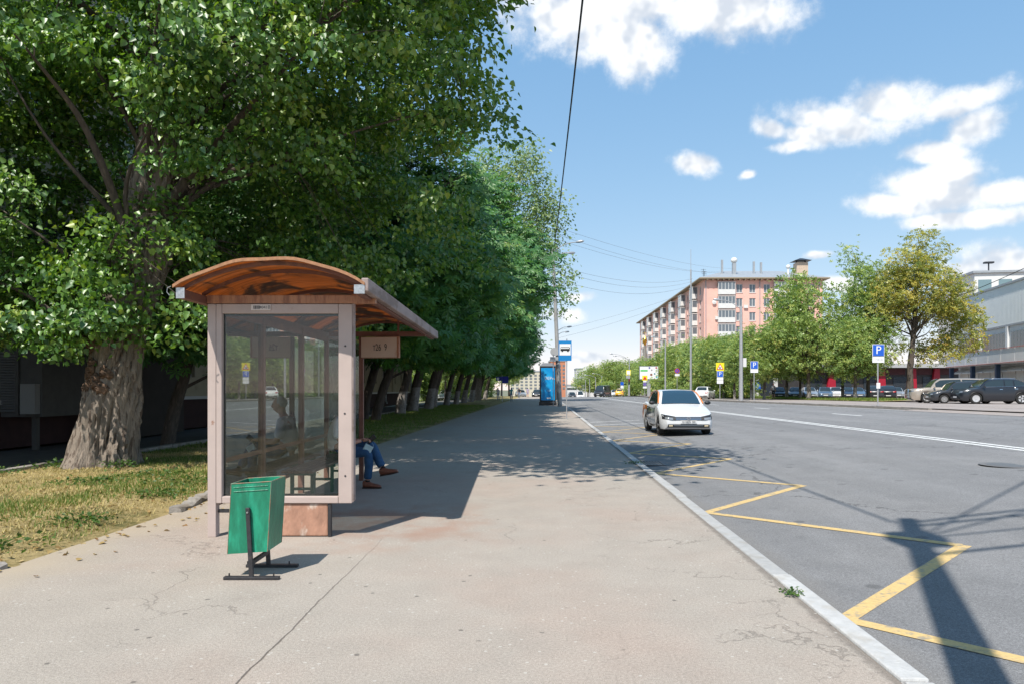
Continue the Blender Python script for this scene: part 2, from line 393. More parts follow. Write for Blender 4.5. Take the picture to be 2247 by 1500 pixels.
    L(colr, b.inputs['Base Color']); b.inputs['Roughness'].default_value = .93; b.inputs['Specular IOR Level'].default_value = .25
    bp = N('ShaderNodeBump'); bp.inputs['Strength'].default_value = .55; bp.inputs['Distance'].default_value = .006
    L(height, bp.inputs['Height']); L(bp.outputs[0], b.inputs['Normal'])
    return m
M_walk = asphalt('pavement_asphalt', (.343, .304, .262), (.352, .288, .243), .30, True)
M_road = asphalt('road_asphalt', (.192, .190, .191), (.208, .204, .203), .42)
M_plaza = asphalt('plaza_asphalt', (.31, .275, .255), (.33, .28, .25), .12)
M_path = mat('path_asphalt', (.10, .095, .09), .95, var=.2, vs=3)
M_soil = mat('far_ground', (.16, .16, .10), .95, var=.3, vs=.2)
M_granite = mat('kerb_granite', (.42, .415, .405), .85, var=.14, vs=9, c2=(.38,.36,.33), s2=2.5, bump=.35, bs=60)
_nt = M_granite.node_tree; _b = _nt.nodes['Principled BSDF']; _src = _b.inputs['Base Color'].links[0].from_socket        # each stone its own tone
_oi = _nt.nodes.new('ShaderNodeObjectInfo'); _mr = _nt.nodes.new('ShaderNodeMapRange'); _mr.inputs['To Min'].default_value = .86; _mr.inputs['To Max'].default_value = 1.10
_nt.links.new(_oi.outputs['Random'], _mr.inputs['Value']); _sc = _nt.nodes.new('ShaderNodeVectorMath'); _sc.operation = 'SCALE'
_nt.links.new(_src, _sc.inputs[0]); _nt.links.new(_mr.outputs[0], _sc.inputs['Scale']); _nt.links.new(_sc.outputs[0], _b.inputs['Base Color'])
M_kerb_old = mat('old_kerb_concrete', (.29, .265, .24), .95, var=.25, vs=7, c2=(.2,.17,.14), s2=3, bump=.7, bs=25)

sheet('ground', -1800, 1800, -300, 4000, 9, [-300, -40, 0, 60, 125, 145, 165, 185, 220, 300, 420, 900, 4000], lambda x, y: hY(y)-.30, M_soil)
sheet('road', KX, RX, -40, 420, 9, YS, road_z, M_road)
walk = sheet('sidewalk', -4.5, 1.82, -40, 420, 3, YS, lambda x, y: hY(y), M_walk)
sheet('footpath', -13.6, -9.0, -30, 420, 2, YS, lambda x, y: hY(y)-.06, M_path)
sheet('plaza_pavement', RX+.16, 150, -40, 420, 4, YS, lambda x, y: right_z(y), M_plaza)
# a verge swelling a little above the pavement under the big tree
def verge_z(x, y):
    t = max(0, min(1, (-4.5-x)/1.5))
    return hY(y) - .02 + .10*t*t*(3-2*t) + .05*math.exp(-((x+7.9)**2+(y-12)**2)/3.5) + .012*math.sin(x*3.1+y*1.7)+.010*math.sin(y*4.3-x*2)
M_verge, nt, b = nodes('verge_soil'); N = nt.nodes.new; L = nt.links.new
tc = N('ShaderNodeTexCoord')
def _n(s, d=7, r=.65):
    n = N('ShaderNodeTexNoise'); n.inputs['Scale'].default_value = s; n.inputs['Detail'].default_value = d; n.inputs['Roughness'].default_value = r; L(tc.outputs['Object'], n.inputs['Vector']); return n
a_, b_, c_ = _n(1.1), _n(14), _n(60, 4)
cr = N('ShaderNodeValToRGB'); e = cr.color_ramp.elements
e[0].position = .36; e[0].color = (.10, .11, .04, 1); e[1].position = .66; e[1].color = (.50, .39, .20, 1)
x_ = cr.color_ramp.elements.new(.5); x_.color = (.34, .265, .125, 1)
ad = N('ShaderNodeMath'); ad.operation = 'MULTIPLY_ADD'; L(b_.outputs['Fac'], ad.inputs[0]); ad.inputs[1].default_value = .45; 
a2 = N('ShaderNodeMath'); a2.operation = 'MULTIPLY_ADD'; L(a_.outputs['Fac'], a2.inputs[0]); a2.inputs[1].default_value = .8; a2.inputs[2].default_value = -.12; L(a2.outputs[0], ad.inputs[2])
L(ad.outputs[0], cr.inputs[0]); L(cr.outputs[0], b.inputs['Base Color']); b.inputs['Roughness'].default_value = 1; b.inputs['Specular IOR Level'].default_value = .1
bp = N('ShaderNodeBump'); bp.inputs['Strength'].default_value = 1; bp.inputs['Distance'].default_value = .03; L(c_.outputs['Fac'], bp.inputs['Height']); L(bp.outputs[0], b.inputs['Normal'])
vy = list(np.arange(-6, 40, .4)) + list(range(40, 420, 6))
sheet('verge_ground', -9.02, -4.46, -6, 414, 14, vy, verge_z, M_verge)
sheet('green_strip_ground', 27.0, 33.5, 56, 150, 4, list(range(56, 152, 4)), lambda x, y: right_z(y)+.05+.10*math.sin(math.pi*min(1,max(0,(x-27)/6.5))), M_verge)

# near kerb, stone by stone
kerb = empty('kerb', (0,0,0)); tag(kerb, 'pale granite kerb between pavement and road', None, None, 'structure')
g = MB(); g.lim(0, .15, .009, 1.991, -.26, .012); stone_me = g.mesh('kerb_stone')
rk = random.Random(3)
for i in range(64):
    y = -4.42 + 2.0*i
    o = link_mesh('kerb_stone', stone_me, M_granite, kerb, (1.82 + rk.uniform(-.006,.006), y, hY(y)+rk.uniform(-.004,.006)), (0, rk.uniform(-.012,.012), rk.uniform(-.002,.002)))
    if i == 0:
        bv = o.modifiers.new('bevel', 'BEVEL'); bv.width = .014; bv.segments = 2
        dg = bpy.context.evaluated_depsgraph_get(); me2 = bpy.data.meshes.new_from_object(o.evaluated_get(dg)); o.modifiers.clear(); o.data = me2; stone_me = me2
g = MB()
for i in range(30): 
    y = 124+i*10; g.box((1.895, y+5, hY(y+5)-.1), (.15, 10.2, .22))
o = g.build('kerb_run', M_granite, kerb); o['kind'] = 'stuff'
# far kerb with the gap of the car park entrance
kerb2 = empty('kerb', (0,0,0)); tag(kerb2, 'kerb along the far pavement', None, None, 'structure')
M_kerb_far = mat('far_kerb_concrete', (.26, .235, .21), .95, var=.2, vs=3)
for i in range(46):
    y = -3 + 2.5*i
    if 25.2 < y + 1.25 < 33.2: continue
    g = MB(); e0 = 1.0
    g.box((RX+.08, y+1.25, right_z(y+1.25)-.13), (.16, 2.46, .30)); g.build('kerb_stone', M_kerb_far, kerb2)
ramp = MB(); ramp.quad((RX-.5, 25.2, road_z(RX-.5,25.2)+.01), (RX+.6, 25.2, right_z(25.2)+.006), (RX+.6, 33.4, right_z(33.4)+.006), (RX-.5, 33.4, road_z(RX-.5,33.4)+.01))
o = ramp.build('entrance_pavement', M_plaza); o['kind'] = 'structure'
# worn stones edging the verge
old = empty('verge_kerb', (0,0,0)); tag(old, 'broken old kerb stones edging the dry verge', None, None, 'structure')
for (l, d, ln, a) in [(-4.72, 4.4, .9, 84), (-4.42, 5.35, .8, 70), (-4.12, 8.65, .75, 97), (-4.2, 9.35, .6, 88), (-4.25, 10.1, .9, 92), (-4.3, 11.1, .95, 90), (-4.35, 12.1, .95, 93)]:
    g = MB(); nn = 7
    pts = []
    for i in range(nn):
        y = -ln/2 + ln*i/(nn-1)
        for (x, z) in ((-.09, -.15), (-.085+rk.uniform(-.02,.02), .045+rk.uniform(-.025,.02)), (.03, .06+rk.uniform(-.025,.015)), (.085+rk.uniform(-.03,.0), .03+rk.uniform(-.03,.02)), (.09, -.15)):
            pts.append((x, y+rk.uniform(-.01,.01), z))
    fs = [(i*5+k, i*5+k+1, (i+1)*5+k+1, (i+1)*5+k) for i in range(nn-1) for k in range(4)] + [(0,1,2,3,4), tuple((nn-1)*5+k for k in range(4,-1,-1))]
    g._add(pts, fs); p = C(l, d, .01)
    g.build('kerb_stone', M_kerb_old, old, p, (rk.uniform(-.05,.05), rk.uniform(-.06,.06), R(a-90)+T), smooth=40)
lowk = empty('path_kerb', (0,0,0)); tag(lowk, 'low grey kerb behind the big tree', None, None, 'structure')
for i in range(26):
    g = MB(); g.box((-9.0, 4+i*2.0+1, .035), (.16, 1.97, .26)); g.build('kerb_stone', M_kerb_old, lowk, bevel=.012)

# ---- painted lines, laid as sheets on the road
M_yellow = mat('yellow_paint', (.58, .405, .17), .8, c2=(.30,.26,.19), s2=11, t2=(.50,.68), var=.16, vs=40)
M_white = mat('white_paint', (.72, .72, .70), .8, c2=(.30,.30,.30), s2=8, t2=(.52,.70), var=.10, vs=20)
def stripe(g, a, b, w, seg=None, up=.004):
    a = Vector(a); b = Vector(b); n = max(1, int((b-a).length/2.0)); d = (b-a).normalized(); s_ = Vector((-d.y, d.x))*w/2
    for i in range(n):
        p, q = a+(b-a)*i/n, a+(b-a)*(i+1)/n
        g.quad(*[(v.x, v.y, road_z(v.x, v.y)+up) for v in (p+s_, p-s_, q-s_, q+s_)])
zig = MB(); XL, XRt = 2.10, 4.06
for k in range(-1, 6):
    y0 = 4.88 + 4.13*k; yr = y0 + 1.93
    stripe(zig, (XL, y0), (XRt, yr), .125, up=.0035); stripe(zig, (XRt-.03, yr), (XL, y0+4.13), .115, up=.0048)
o = zig.build('road_marking', M_yellow); tag(o, 'yellow zigzag marking along the bus stop', None, None, 'structure')
wl = MB()
for dx in (-.13, .13):
    for y in np.arange(-10, 128, 8): stripe(wl, (9.9+dx, y), (9.9+dx, y+8), .11)
for dx, ys in ((5.6, []), (13.6, range(30, 125, 12))):
    for y in ys: stripe(wl, (dx, y), (dx, y+3), .12)
stripe(wl, (2.2, 33.0), (4.6, 33.4), .14); stripe(wl, (2.2, 30.3), (5.4, 30.8), .14)
stripe(wl, (RX-.12, 24.0), (RX-.12, 0.0), .1); stripe(wl, (RX-.12, 33.6), (RX-.12, 60), .1)
o = wl.build('road_marking', M_white); tag(o, 'white double centre line and lane dashes', None, None, 'structure')
# ================================================================== bus shelter
M_frame = mat('shelter_paint', (.44, .355, .32), .66, var=.07, vs=4, c2=(.27,.15,.105), s2=7.5, t2=(.63,.70), bump=.10, bs=90)
M_brown = mat('brown_steel', (.17, .075, .052), .6, var=.2, vs=9, c2=(.26,.12,.06), s2=6, t2=(.55,.7), bump=.1, bs=80)
M_beamwarm = mat('warm_lit_rust_beam', (.36, .17, .09), .6, var=.16, vs=14, c2=(.24,.10,.055), s2=6, t2=(.48,.62), stretch=(3,3,.6))  # rust patches over a base tinted by the orange light through the roof
M_dark = mat('dark_steel', (.028, .027, .030), .5, var=.3, vs=20, c2=(.10,.06,.04), s2=9, t2=(.62,.75))
M_rustplate = mat('rust_plate', (.37, .20, .135), .85, var=.22, vs=11, c2=(.56,.45,.37), s2=6, t2=(.50,.62), bump=.3, bs=40, stretch=(1,1,.5))
M_fascia = mat('weathered_fascia', (.30, .235, .215), .75, var=.18, vs=10, c2=(.18,.13,.11), s2=5, stretch=(1,.4,1))
M_paneA = glassmat('front_glass', (.88,.91,.89), .45, dirt=.016, dirtc=(.44,.45,.42))
M_paneB = glassmat('back_glass', (.78,.84,.81), 1.7, dirt=.018, dirtc=(.36,.38,.35))
# roof: brown translucent sheet, grimy in places
M_roof, nt, b = nodes('roof_sheet'); N = nt.nodes.new; L = nt.links.new
tc = N('ShaderNodeTexCoord'); mp = N('ShaderNodeMapping'); mp.inputs['Scale'].default_value = (1.6, .8, 1); L(tc.outputs['Object'], mp.inputs['Vector'])
n1 = N('ShaderNodeTexNoise'); n1.inputs['Scale'].default_value = 1.7; n1.inputs['Detail'].default_value = 8; n1.inputs['Roughness'].default_value = .62; n1.inputs['Distortion'].default_value = .6; L(mp.outputs[0], n1.inputs['Vector'])
mp2 = N('ShaderNodeMapping'); mp2.inputs['Scale'].default_value = (1.0, 16, 1); mp2.inputs['Rotation'].default_value = (0,0,.35); L(tc.outputs['Object'], mp2.inputs['Vector'])
n2 = N('ShaderNodeTexNoise'); n2.inputs['Scale'].default_value = 1.6; n2.inputs['Detail'].default_value = 6; L(mp2.outputs[0], n2.inputs['Vector'])
r1 = N('ShaderNodeMapRange'); r1.interpolation_type = 'SMOOTHSTEP'; r1.inputs['From Min'].default_value = .47; r1.inputs['From Max'].default_value = .60; L(n1.outputs['Fac'], r1.inputs['Value'])
r2 = N('ShaderNodeMapRange'); r2.inputs['From Min'].default_value = .3; r2.inputs['From Max'].default_value = .7; r2.inputs['To Min'].default_value = .6; r2.inputs['To Max'].default_value = 1.25; L(n2.outputs['Fac'], r2.inputs['Value'])
def _mix(A, B):
    x = N('ShaderNodeMix'); x.data_type = 'RGBA'; L(r1.outputs[0], x.inputs['Factor']); x.inputs['A'].default_value = (*A,1); x.inputs['B'].default_value = (*B,1)
    y = N('ShaderNodeVectorMath'); y.operation = 'SCALE'; L(x.outputs['Result'], y.inputs[0]); L(r2.outputs[0], y.inputs['Scale']); return y.outputs[0]
L(_mix((.34,.18,.085), (.16,.11,.085)), b.inputs['Base Color']); b.inputs['Roughness'].default_value = .45
tl = N('ShaderNodeBsdfTranslucent'); L(_mix((.58,.265,.080), (.15,.09,.055)), tl.inputs['Color'])
mx = N('ShaderNodeMixShader'); mx.inputs[0].default_value = .52; L(b.outputs[0], mx.inputs[1]); L(tl.outputs[0], mx.inputs[2])
L(mx.outputs[0], nt.nodes['Material Output'].inputs['Surface'])

SH = empty('bus_shelter', C(-3.08, 6.9, 0), T, 'brown bus shelter with arched roof and glass end panel', 'bus shelter')
def shp(name, m, boxes, bevel=.006, loc=None):
    g = MB()
    for b_ in boxes: g.lim(*b_)
    return g.build(name, m, SH, bevel=bevel)
shp('post', M_frame, [(0, .085, .004, .096, 0, 2.352)])
fr = MB()
fr.lim(.088, .145, 0, .10, .343, 2.352); fr.lim(1.325, 1.462, 0, .10, .343, 2.352)
fr.lim(.147, 1.323, 0, .10, 2.256, 2.352); fr.lim(.147, 1.323, 0, .10, .343, .412)
pf = fr.build('panel_frame', M_frame, SH, bevel=.007)
for (x, z) in ((1.395, 1.93), (1.395, .62), (1.39, 1.25)):
    b1 = MB(); b1.lathe([(.0, -.003), (.010, -.003), (.010, .004), (.0, .004)], 8, 'y', (x, -.001, z)); b1.build('bolt', M_dark, pf)
shp('glass_pane', M_paneA, [(.146, 1.324, .046, .052, .413, 2.255)], 0)
for q in ((.146, .160, .056, .075, .413, 2.255), (1.310, 1.324, .056, .075, .413, 2.255), (.161, 1.309, .056, .075, 2.235, 2.255), (.161, 1.309, .056, .075, .413, .432)):
    bead = MB(); bead.lim(*q); bead.build('glazing_bead', M_dark, pf)
shp('cross_beam', M_beamwarm, [(.0, 1.70, -.012, .07, 2.356, 2.440)])
shp('side_beam', M_brown, [(-.075, -.003, -.47, 5.35, 2.345, 2.43)])
shp('fascia', M_fascia, [(1.665, 1.735, -.50, 5.52, 2.405, 2.535)], .012)
shp('gutter', M_brown, [(1.60, 1.662, -.46, 5.48, 2.385, 2.42)], .004)
for q in ((-.08, .0, -.482, -.472, 2.345, 2.445), (1.60, 1.70, -.507, -.497, 2.385, 2.47)):
    cap = MB(); cap.lim(*q); cap.build('beam_cap', mat('bare_zinc', (.5,.5,.5), .35, .8, var=.3, vs=30), SH)
# right return of the end frame
shp('side_flange', M_fascia, [(1.4635, 1.476, .006, .10, .36, 2.38)], .002)
shp('base_plate', M_rustplate, [(.47, 1.215, .02, .05, .006, .338)], .02)
shp('base_leg', M_dark, [(1.217, 1.247, .012, .06, 0, .338)], .003)
shp('base_strut', M_dark, [(.09, .47, .05, .075, .24, .275)], .003)
# roof
RY0, RY1 = -.50, 5.52
def arch(t):                                   # t 0..1 across
    x = -.10 + 1.80*t; z = 2.435 + .255*(1-(2*t-1)**2)**.9 + .03*t
    return x, z
def arch_strip(y0, y1, th, t0=0., t1=1., n=22, lift=0., ny=1, wav=0.):
    g = MB(); rows = []
    for j in range(ny+1):
        y = y0+(y1-y0)*j/ny; row = []
        for i in range(n+1):
            x, z = arch(t0+(t1-t0)*i/n); z += lift + wav*math.sin(9*y+2*math.sin(3*i/n*3.1))*.5 + wav*math.sin(23*y+i)*.5*(1 if j in (0, ny) else .4)
            row.append((x, y, z))
        rows.append(row)
    v = [p for r_ in rows for p in r_] + [(p[0], p[1], p[2]-th) for r_ in rows for p in r_]
    m_ = n+1; off = m_*(ny+1); f = []
    for j in range(ny):
        for i in range(n):
            a = j*m_+i; f.append((a, a+1, a+m_+1, a+m_)); f.append((off+a, off+a+m_, off+a+m_+1, off+a+1))
    for j in range(ny):
        for i in (0, n):
            a = j*m_+i; f.append((a, a+m_, off+a+m_, off+a))
    for i in range(n):
        for j in (0, ny):
            a = j*m_+i; f.append((a, a+1, off+a+1, off+a))
    g._add(v, f); return g
rf = arch_strip(RY0, RY1, .010, ny=26, wav=.006, lift=.022).build('roof', M_roof, SH, smooth=35)
for y in (-.40, .02, 1.42, 2.97, 4.32, 5.40):
    arch_strip(y, y+.035, .035, .02, .985, lift=.004).build('roof_rib', M_brown, SH)
ed = arch_strip(RY0-.012, RY0+.004, .030, ny=1, wav=.010, lift=.026).build('roof_trim', mat('roof_edge', (.34,.165,.08), .6, var=.25, vs=25), SH)
wr = MB(); wr.tube([(-.12,-.5,2.455),(-.15,-.5,2.44),(-.155,-.5,2.40),(-.13,-.5,2.37)], .004, 5); wr.build('hook', mat('bare_zinc',(.5,.5,.5)), SH)
# back wall
for y in (1.40, 2.95, 4.30):
    shp('back_post', M_brown, [(0, .075, y-.035, y+.035, 0, 2.352)], .004)
for q in [(.006, .066, .10, 1.362, 2.27, 2.345), (.006, .066, 1.438, 2.912, 2.27, 2.345), (.006, .066, 2.988, 4.262, 2.27, 2.345)]: shp('back_rail', M_brown, [q], .003)
for q in [(.012, .06, .10, 1.362, .72, .765), (.012, .06, 1.438, 2.912, .72, .765), (.012, .06, 2.988, 4.262, .72, .765)]: shp('back_rail', M_brown, [q], .003)
for q in [(.012, .06, .10, 1.362, .30, .345), (.012, .06, 1.438, 2.912, .30, .345), (.012, .06, 2.988, 4.262, .30, .345)]: shp('back_rail', M_brown, [q], .003)
for (a, c_) in ((.10, 1.362), (1.438, 2.912), (2.988, 4.262)):
    shp('back_pane', M_paneB, [(.034, .040, a, c_, .767, 2.268)], 0)
    shp('back_pane', M_paneB, [(.034, .040, a, c_, .347, .718)], 0)
# far end
shp('end_post', M_brown, [(.575, .645, 4.265, 4.335, 0, 2.345)], .004)
shp('end_beam', M_brown, [(.078, 1.66, 4.27, 4.33, 2.352, 2.43)], .004)
shp('diagonal_brace', M_brown, [(1.2, 1.23, 4.29, 4.31, 2.43, 2.62)], 0)
shp('end_pane', M_paneB, [(.08, .57, 4.296, 4.302, .40, 2.30)], 0)
# number plate
npl = shp('number_plate', mat('plate_white', (.62,.55,.50), .5), [(.445, .645, -.014, -.002, 2.285, 2.345)], .002)
g = MB()
for i, w in enumerate((.004,.003,.006,.003,.005,.003,.006,.004)): g.lim(.472+i*.0085, .472+i*.0085+w, -.0165, -.0145, 2.298, 2.332)
g.build('barcode', M_dark, npl)
text('lettering', '4041В', .042, M_dark, npl, (.588, -.0155, 2.314), (R(90),0,0), .0006)

# route sign hanging under the far beam
M_signface = mat('route_sign_face', (.58,.46,.36), .55, var=.05, vs=4, c2=(.46,.25,.13), s2=2.5, t2=(.60,.78))
rs = empty('route_sign', C(-2.465, 11.17, 2.0), T + R(-8), 'cream route sign reading T26 and 9 under the shelter roof', 'sign')
g = MB(); g.lim(0, .64, -.02, .06, .0, .34); g.build('sign_box', M_beamwarm, rs, bevel=.006)
g = MB(); g.lim(.006, .605, -.026, -.0215, .010, .330); g.build('sign_face', M_signface, rs)
text('lettering', 'т26', .155, M_dark, rs, (.275, -.0285, .165), (R(90),0,0), .001, sx=.62)
text('lettering', '9', .155, M_dark, rs, (.42, -.0285, .168), (R(90),0,0), .001, sx=.62)

# bench inside the shelter
bn = empty('bench', C(-2.98, 8.75, 0), T, 'dark wooden slat bench inside the bus shelter', 'bench')
M_wood = mat('bench_wood', (.13, .075, .05), .7, var=.35, vs=8, c2=(.24,.15,.10), s2=5, stretch=(8,.6,8))
for i in range(5):
    g = MB(); g.lim(.02+i*.082, .02+i*.082+.072, 0, 2.42, .415, .448); g.build('slat', M_wood, bn, bevel=.006)
M_benchg = mat('bench_green', (.02,.10,.065), .5, var=.2)
for y in (.22, 1.2, 2.2):
    g = MB(); g.lim(.05, .40, y-.025, y+.025, .365, .413); g.lim(.07,.115, y-.02,y+.02, 0, .365); g.lim(.335,.38, y-.02,y+.02, 0, .365); g.lim(.118,.332,y-.018,y+.018,.17,.205)
    g.build('leg_frame', M_benchg, bn, bevel=.004)

# ================================================================== litter bin
M_green = mat('bin_paint', (.010, .175, .096), .42, var=.24, vs=9, c2=(.016,.275,.16), s2=5.2, t2=(.47,.66), bump=.22, bs=45, stretch=(1.5,1.5,.45))
M_binrust = mat('bin_edge', (.16,.22,.15), .7, var=.25, vs=30, c2=(.30,.17,.10), s2=14, t2=(.45,.6))
BN = empty('litter_bin', C(-2.075, 5.56, 0), T, 'green metal litter bin tilted on black legs before the shelter', 'bin')
def binp(x, y, z):                       # x -1..1, y -1..1, z 0..1 ; leaning a little
    w = .158 + .0*z; 
    return (x*w + .032*(z-.5) - .0, y*(.166+.004*z), .205 + .555*z + .010*x)
body = MB(); th = .05
def wall(a, b_, inner=False):
    pts = []
    for z in (0, 1):
        for (x, y) in (a, b_): pts.append((x, y, z))
    return pts
o4 = [(-1,-1),(1,-1),(1,1),(-1,1)]; k_in = .955
V = []
for z in (0, 1):
    for s_ in (1.0, k_in):
        for (x, y) in o4: V.append(binp(x*s_, y*s_, z if s_ == 1.0 else (.03 if z == 0 else 1)))
# 0-3 outer bottom, 4-7 inner bottom, 8-11 outer top, 12-15 inner top
F_ = [(3,2,1,0), (4,5,6,7)]
for i in range(4):
    j = (i+1) % 4
    F_ += [(i, j, 8+j, 8+i), (4+j, 4+i, 12+i, 12+j), (8+i, 8+j, 12+j, 12+i)]
body._add(V, F_)
bo = body.build('body', M_green, BN)
rim = MB()
for i in range(4):
    a, b_ = Vector(binp(*[q*1.0 for q in o4[i]], 1)), Vector(binp(*o4[(i+1)%4], 1))
    rim.tube([a, b_], .0042, 6)
rim.build('rim', M_binrust, BN)
for i in range(4):
    seams = MB(); seams.tube([Vector(binp(*o4[i], 0)), Vector(binp(*o4[i], 1))], .0032, 5); seams.build('corner_seam', M_binrust, BN)
for zz_, r_ in ((.885,.003),(.945,.0022)):
    fold = MB(); fold.tube([Vector(binp(-.86,-1.02,zz_)), Vector(binp(.86,-1.02,zz_))], r_, 5); fold.build('pressed_fold', M_green, BN)
for sgn, yy in ((-1, -.188), (1, .188)):
    g = MB(); 
    g.prism([(.0+.012, yy-.012, .565), (-.032+.012, yy-.012, .565), (-.004+.012, yy-.012, .02), (.030+.012, yy-.012, .02)], (0, .024, 0))
    lg = g.build('leg', M_dark, BN, bevel=.003)
    g = MB(); g.lathe([(0,-.004),(.007,-.004),(.007,.004),(0,.004)], 8, 'y', (-.002, yy-.016*1, .53)); g.build('bolt', mat('bare_zinc',(.5,.5,.5)), lg)
    g = MB(); g.lim(-.19+ (0 if sgn<0 else .03), .245+(0 if sgn<0 else .03), yy-.022, yy+.022, .002, .026)
    ft = g.build('foot', M_dark, BN, bevel=.003)
    for x_ in (-.15, .2):
        g = MB(); g.tube([(x_,yy,.026),(x_,yy,.05)], .006, 6); g.build('anchor_bolt', M_dark, ft)
g = MB(); g.box((.02, 0, .13), (.03, .35, .03)); g.build('cross_bar', M_dark, BN)

# ================================================================== people
def skin(name, vs_, es, rad, m, parent=None, sub=2, loc=None, rot=None, root=0):
    me = bpy.data.meshes.new(name); me.from_pydata([tuple(v) for v in vs_], es, []); me.update()
    o = bpy.data.objects.new(name, me); col.objects.link(o)
    md = o.modifiers.new('skin', 'SKIN'); md.use_smooth_shade = True
    for i, sv in enumerate(me.skin_vertices[0].data):
        r_ = rad[i]; sv.radius = (r_, r_) if not isinstance(r_, tuple) else r_; sv.use_root = (i == root)
    sb = o.modifiers.new('sub', 'SUBSURF'); sb.levels = sub; sb.render_levels = sub
    dg = bpy.context.evaluated_depsgraph_get(); me2 = bpy.data.meshes.new_from_object(o.evaluated_get(dg))
    bpy.data.objects.remove(o); bpy.data.meshes.remove(me); me2.name = name
    me2.materials.clear()
    return link_mesh(name, me2, m, parent, loc, rot)
def chain(lists):
    """lists of (point, radius); later lists start from an index of an earlier vertex: ('at', i), ..."""
    vs_, es, rd = [], [], []
    for ch in lists:
        prev = None
        for it in ch:
            if it[0] == 'at': prev = it[1]; continue
            vs_.append(it[0]); rd.append(it[1])
            if prev is not None: es.append((prev, len(vs_)-1))
            prev = len(vs_)-1
    return vs_, es, rd
M_skin = mat('skin', (.50,.27,.19), .55, var=.06, vs=20)
M_shirt = mat('white_shirt', (.66,.66,.66), .85, var=.05, vs=6, bump=.5, bs=14)
M_jeans = mat('blue_jeans', (.022,.075,.165), .9, var=.22, vs=12, bump=.4, bs=22)
M_leather = mat('brown_leather', (.20,.075,.045), .5, var=.2, vs=25)
M_sock = mat('black_sock', (.012,.012,.014), .9)
M_hair = mat('grey_hair', (.42,.40,.37), .8, var=.25, vs=60)
M_mask = mat('pale_mask', (.50,.68,.72), .9)
# seated man, facing the street (+x here); hip on the bench, leaning forward over his phone
man = empty('person', C(-2.66, 10.42, 0), T, 'seated man in white shirt and blue jeans with crossed legs', 'person')
H = .53
vs_, es, rd = chain([
    [((.0,0,H+.03), .12), ((-.02,0,H+.18), .125), ((.0,0,H+.36), .14), ((.035,0,H+.49), .115), ((.07,0,H+.56), .058), ((.095,0,H+.62), .060), ((.115,0,H+.72), .082), ((.115,0,H+.77), .072)],
    [('at',3), ((.035,-.17,H+.475), .062), ((.05,-.235,H+.27), .047), ((.12,-.25,H+.175), .041), ((.28,-.17,H+.165), .034), ((.39,-.11,H+.185), .026)],
    [('at',3), ((.035,.17,H+.475), .062), ((.05,.235,H+.27), .047), ((.12,.24,H+.175), .041), ((.28,.12,H+.165), .034), ((.39,.03,H+.19), .026)],
    [('at',0), ((.10,-.09,H+.02), .085), ((.50,-.12,H+.03), .062), ((.495,-.12,.28), .052), ((.48,-.12,.10), .036)],
    [('at',0), ((.10,.09,H+.03), .085), ((.52,.0,H+.14), .062), ((.62,-.05,.44), .050), ((.70,-.09,.30), .036)]])
bodyo = skin('body', vs_, es, rd, M_skin, man)
# head: shaped face, ears, nose
hd = MB()
def ell(g, c, r, n=14, m=10, f=None):
    vs2 = []; 
    for j in range(m+1):
        th_ = math.pi*j/m
        for k in range(n):
            ph = 2*math.pi*k/n; p = Vector((math.sin(th_)*math.cos(ph), math.sin(th_)*math.sin(ph), math.cos(th_)))
            if f: p = f(p)
            vs2.append((c[0]+r[0]*p.x, c[1]+r[1]*p.y, c[2]+r[2]*p.z))
    fs2 = [(j*n+k, j*n+(k+1)%n, (j+1)*n+(k+1)%n, (j+1)*n+k) for j in range(m) for k in range(n)]
    return g._add(vs2, fs2)
def face(p):
    q = p.copy()
    if q.z < -.2: q.x = q.x*(1-.25*(-q.z-.2)) + .12*(-q.z-.2); q.y *= 1-.35*(-q.z-.2)
    return q
hz = H+.725; hx = -.065
ell(hd, (.20+hx, 0, hz), (.10, .078, .122), f=face)
hd.prism([(.292,-.013,hz+.018),(.318,0,hz-.022),(.292,.013,hz+.018)], (.004,0,-.045)) if False else None
ell(hd, (.302+hx, 0, hz-.018), (.020, .015, .026), 8, 6)
for s_ in (-1, 1): ell(hd, (.185+hx, s_*.080, hz-.005), (.022, .010, .033), 8, 6)
ell(hd, (.286+hx, 0, hz-.068), (.014, .026, .009), 8, 5)
hdo = hd.build('head', M_skin, man, smooth=60); 
for s_ in (-1, 1):
    ey = MB(); ell(ey, (.285+hx, s_*.032, hz+.012), (.010, .014, .008), 8, 6); ey.build('eye', M_sock, hdo, smooth=60)
hr = MB(); ell(hr, (.175+hx, 0, hz+.035), (.105, .084, .098), 16, 10, lambda p: Vector((p.x*(.72 if p.x > .3 else 1), p.y, p.z if p.z > -.75 else -.75)))
hr.build('hair', M_hair, hdo, smooth=60)
vs_, es, rd = chain([
    [((-.02,0,H+.0), (.15,.13)), ((-.03,0,H+.16), (.165,.145)), ((-.005,0,H+.34), (.17,.15)), ((.03,0,H+.48), (.14,.12)), ((.06,0,H+.545), .075)],
    [('at',3), ((.035,-.175,H+.468), .082), ((.045,-.24,H+.30), .078), ((.065,-.245,H+.215), .074)],
    [('at',3), ((.035,.175,H+.468), .082), ((.045,.24,H+.30), .078), ((.065,.24,H+.215), .074)]])
skin('shirt', vs_, es, rd, M_shirt, man)
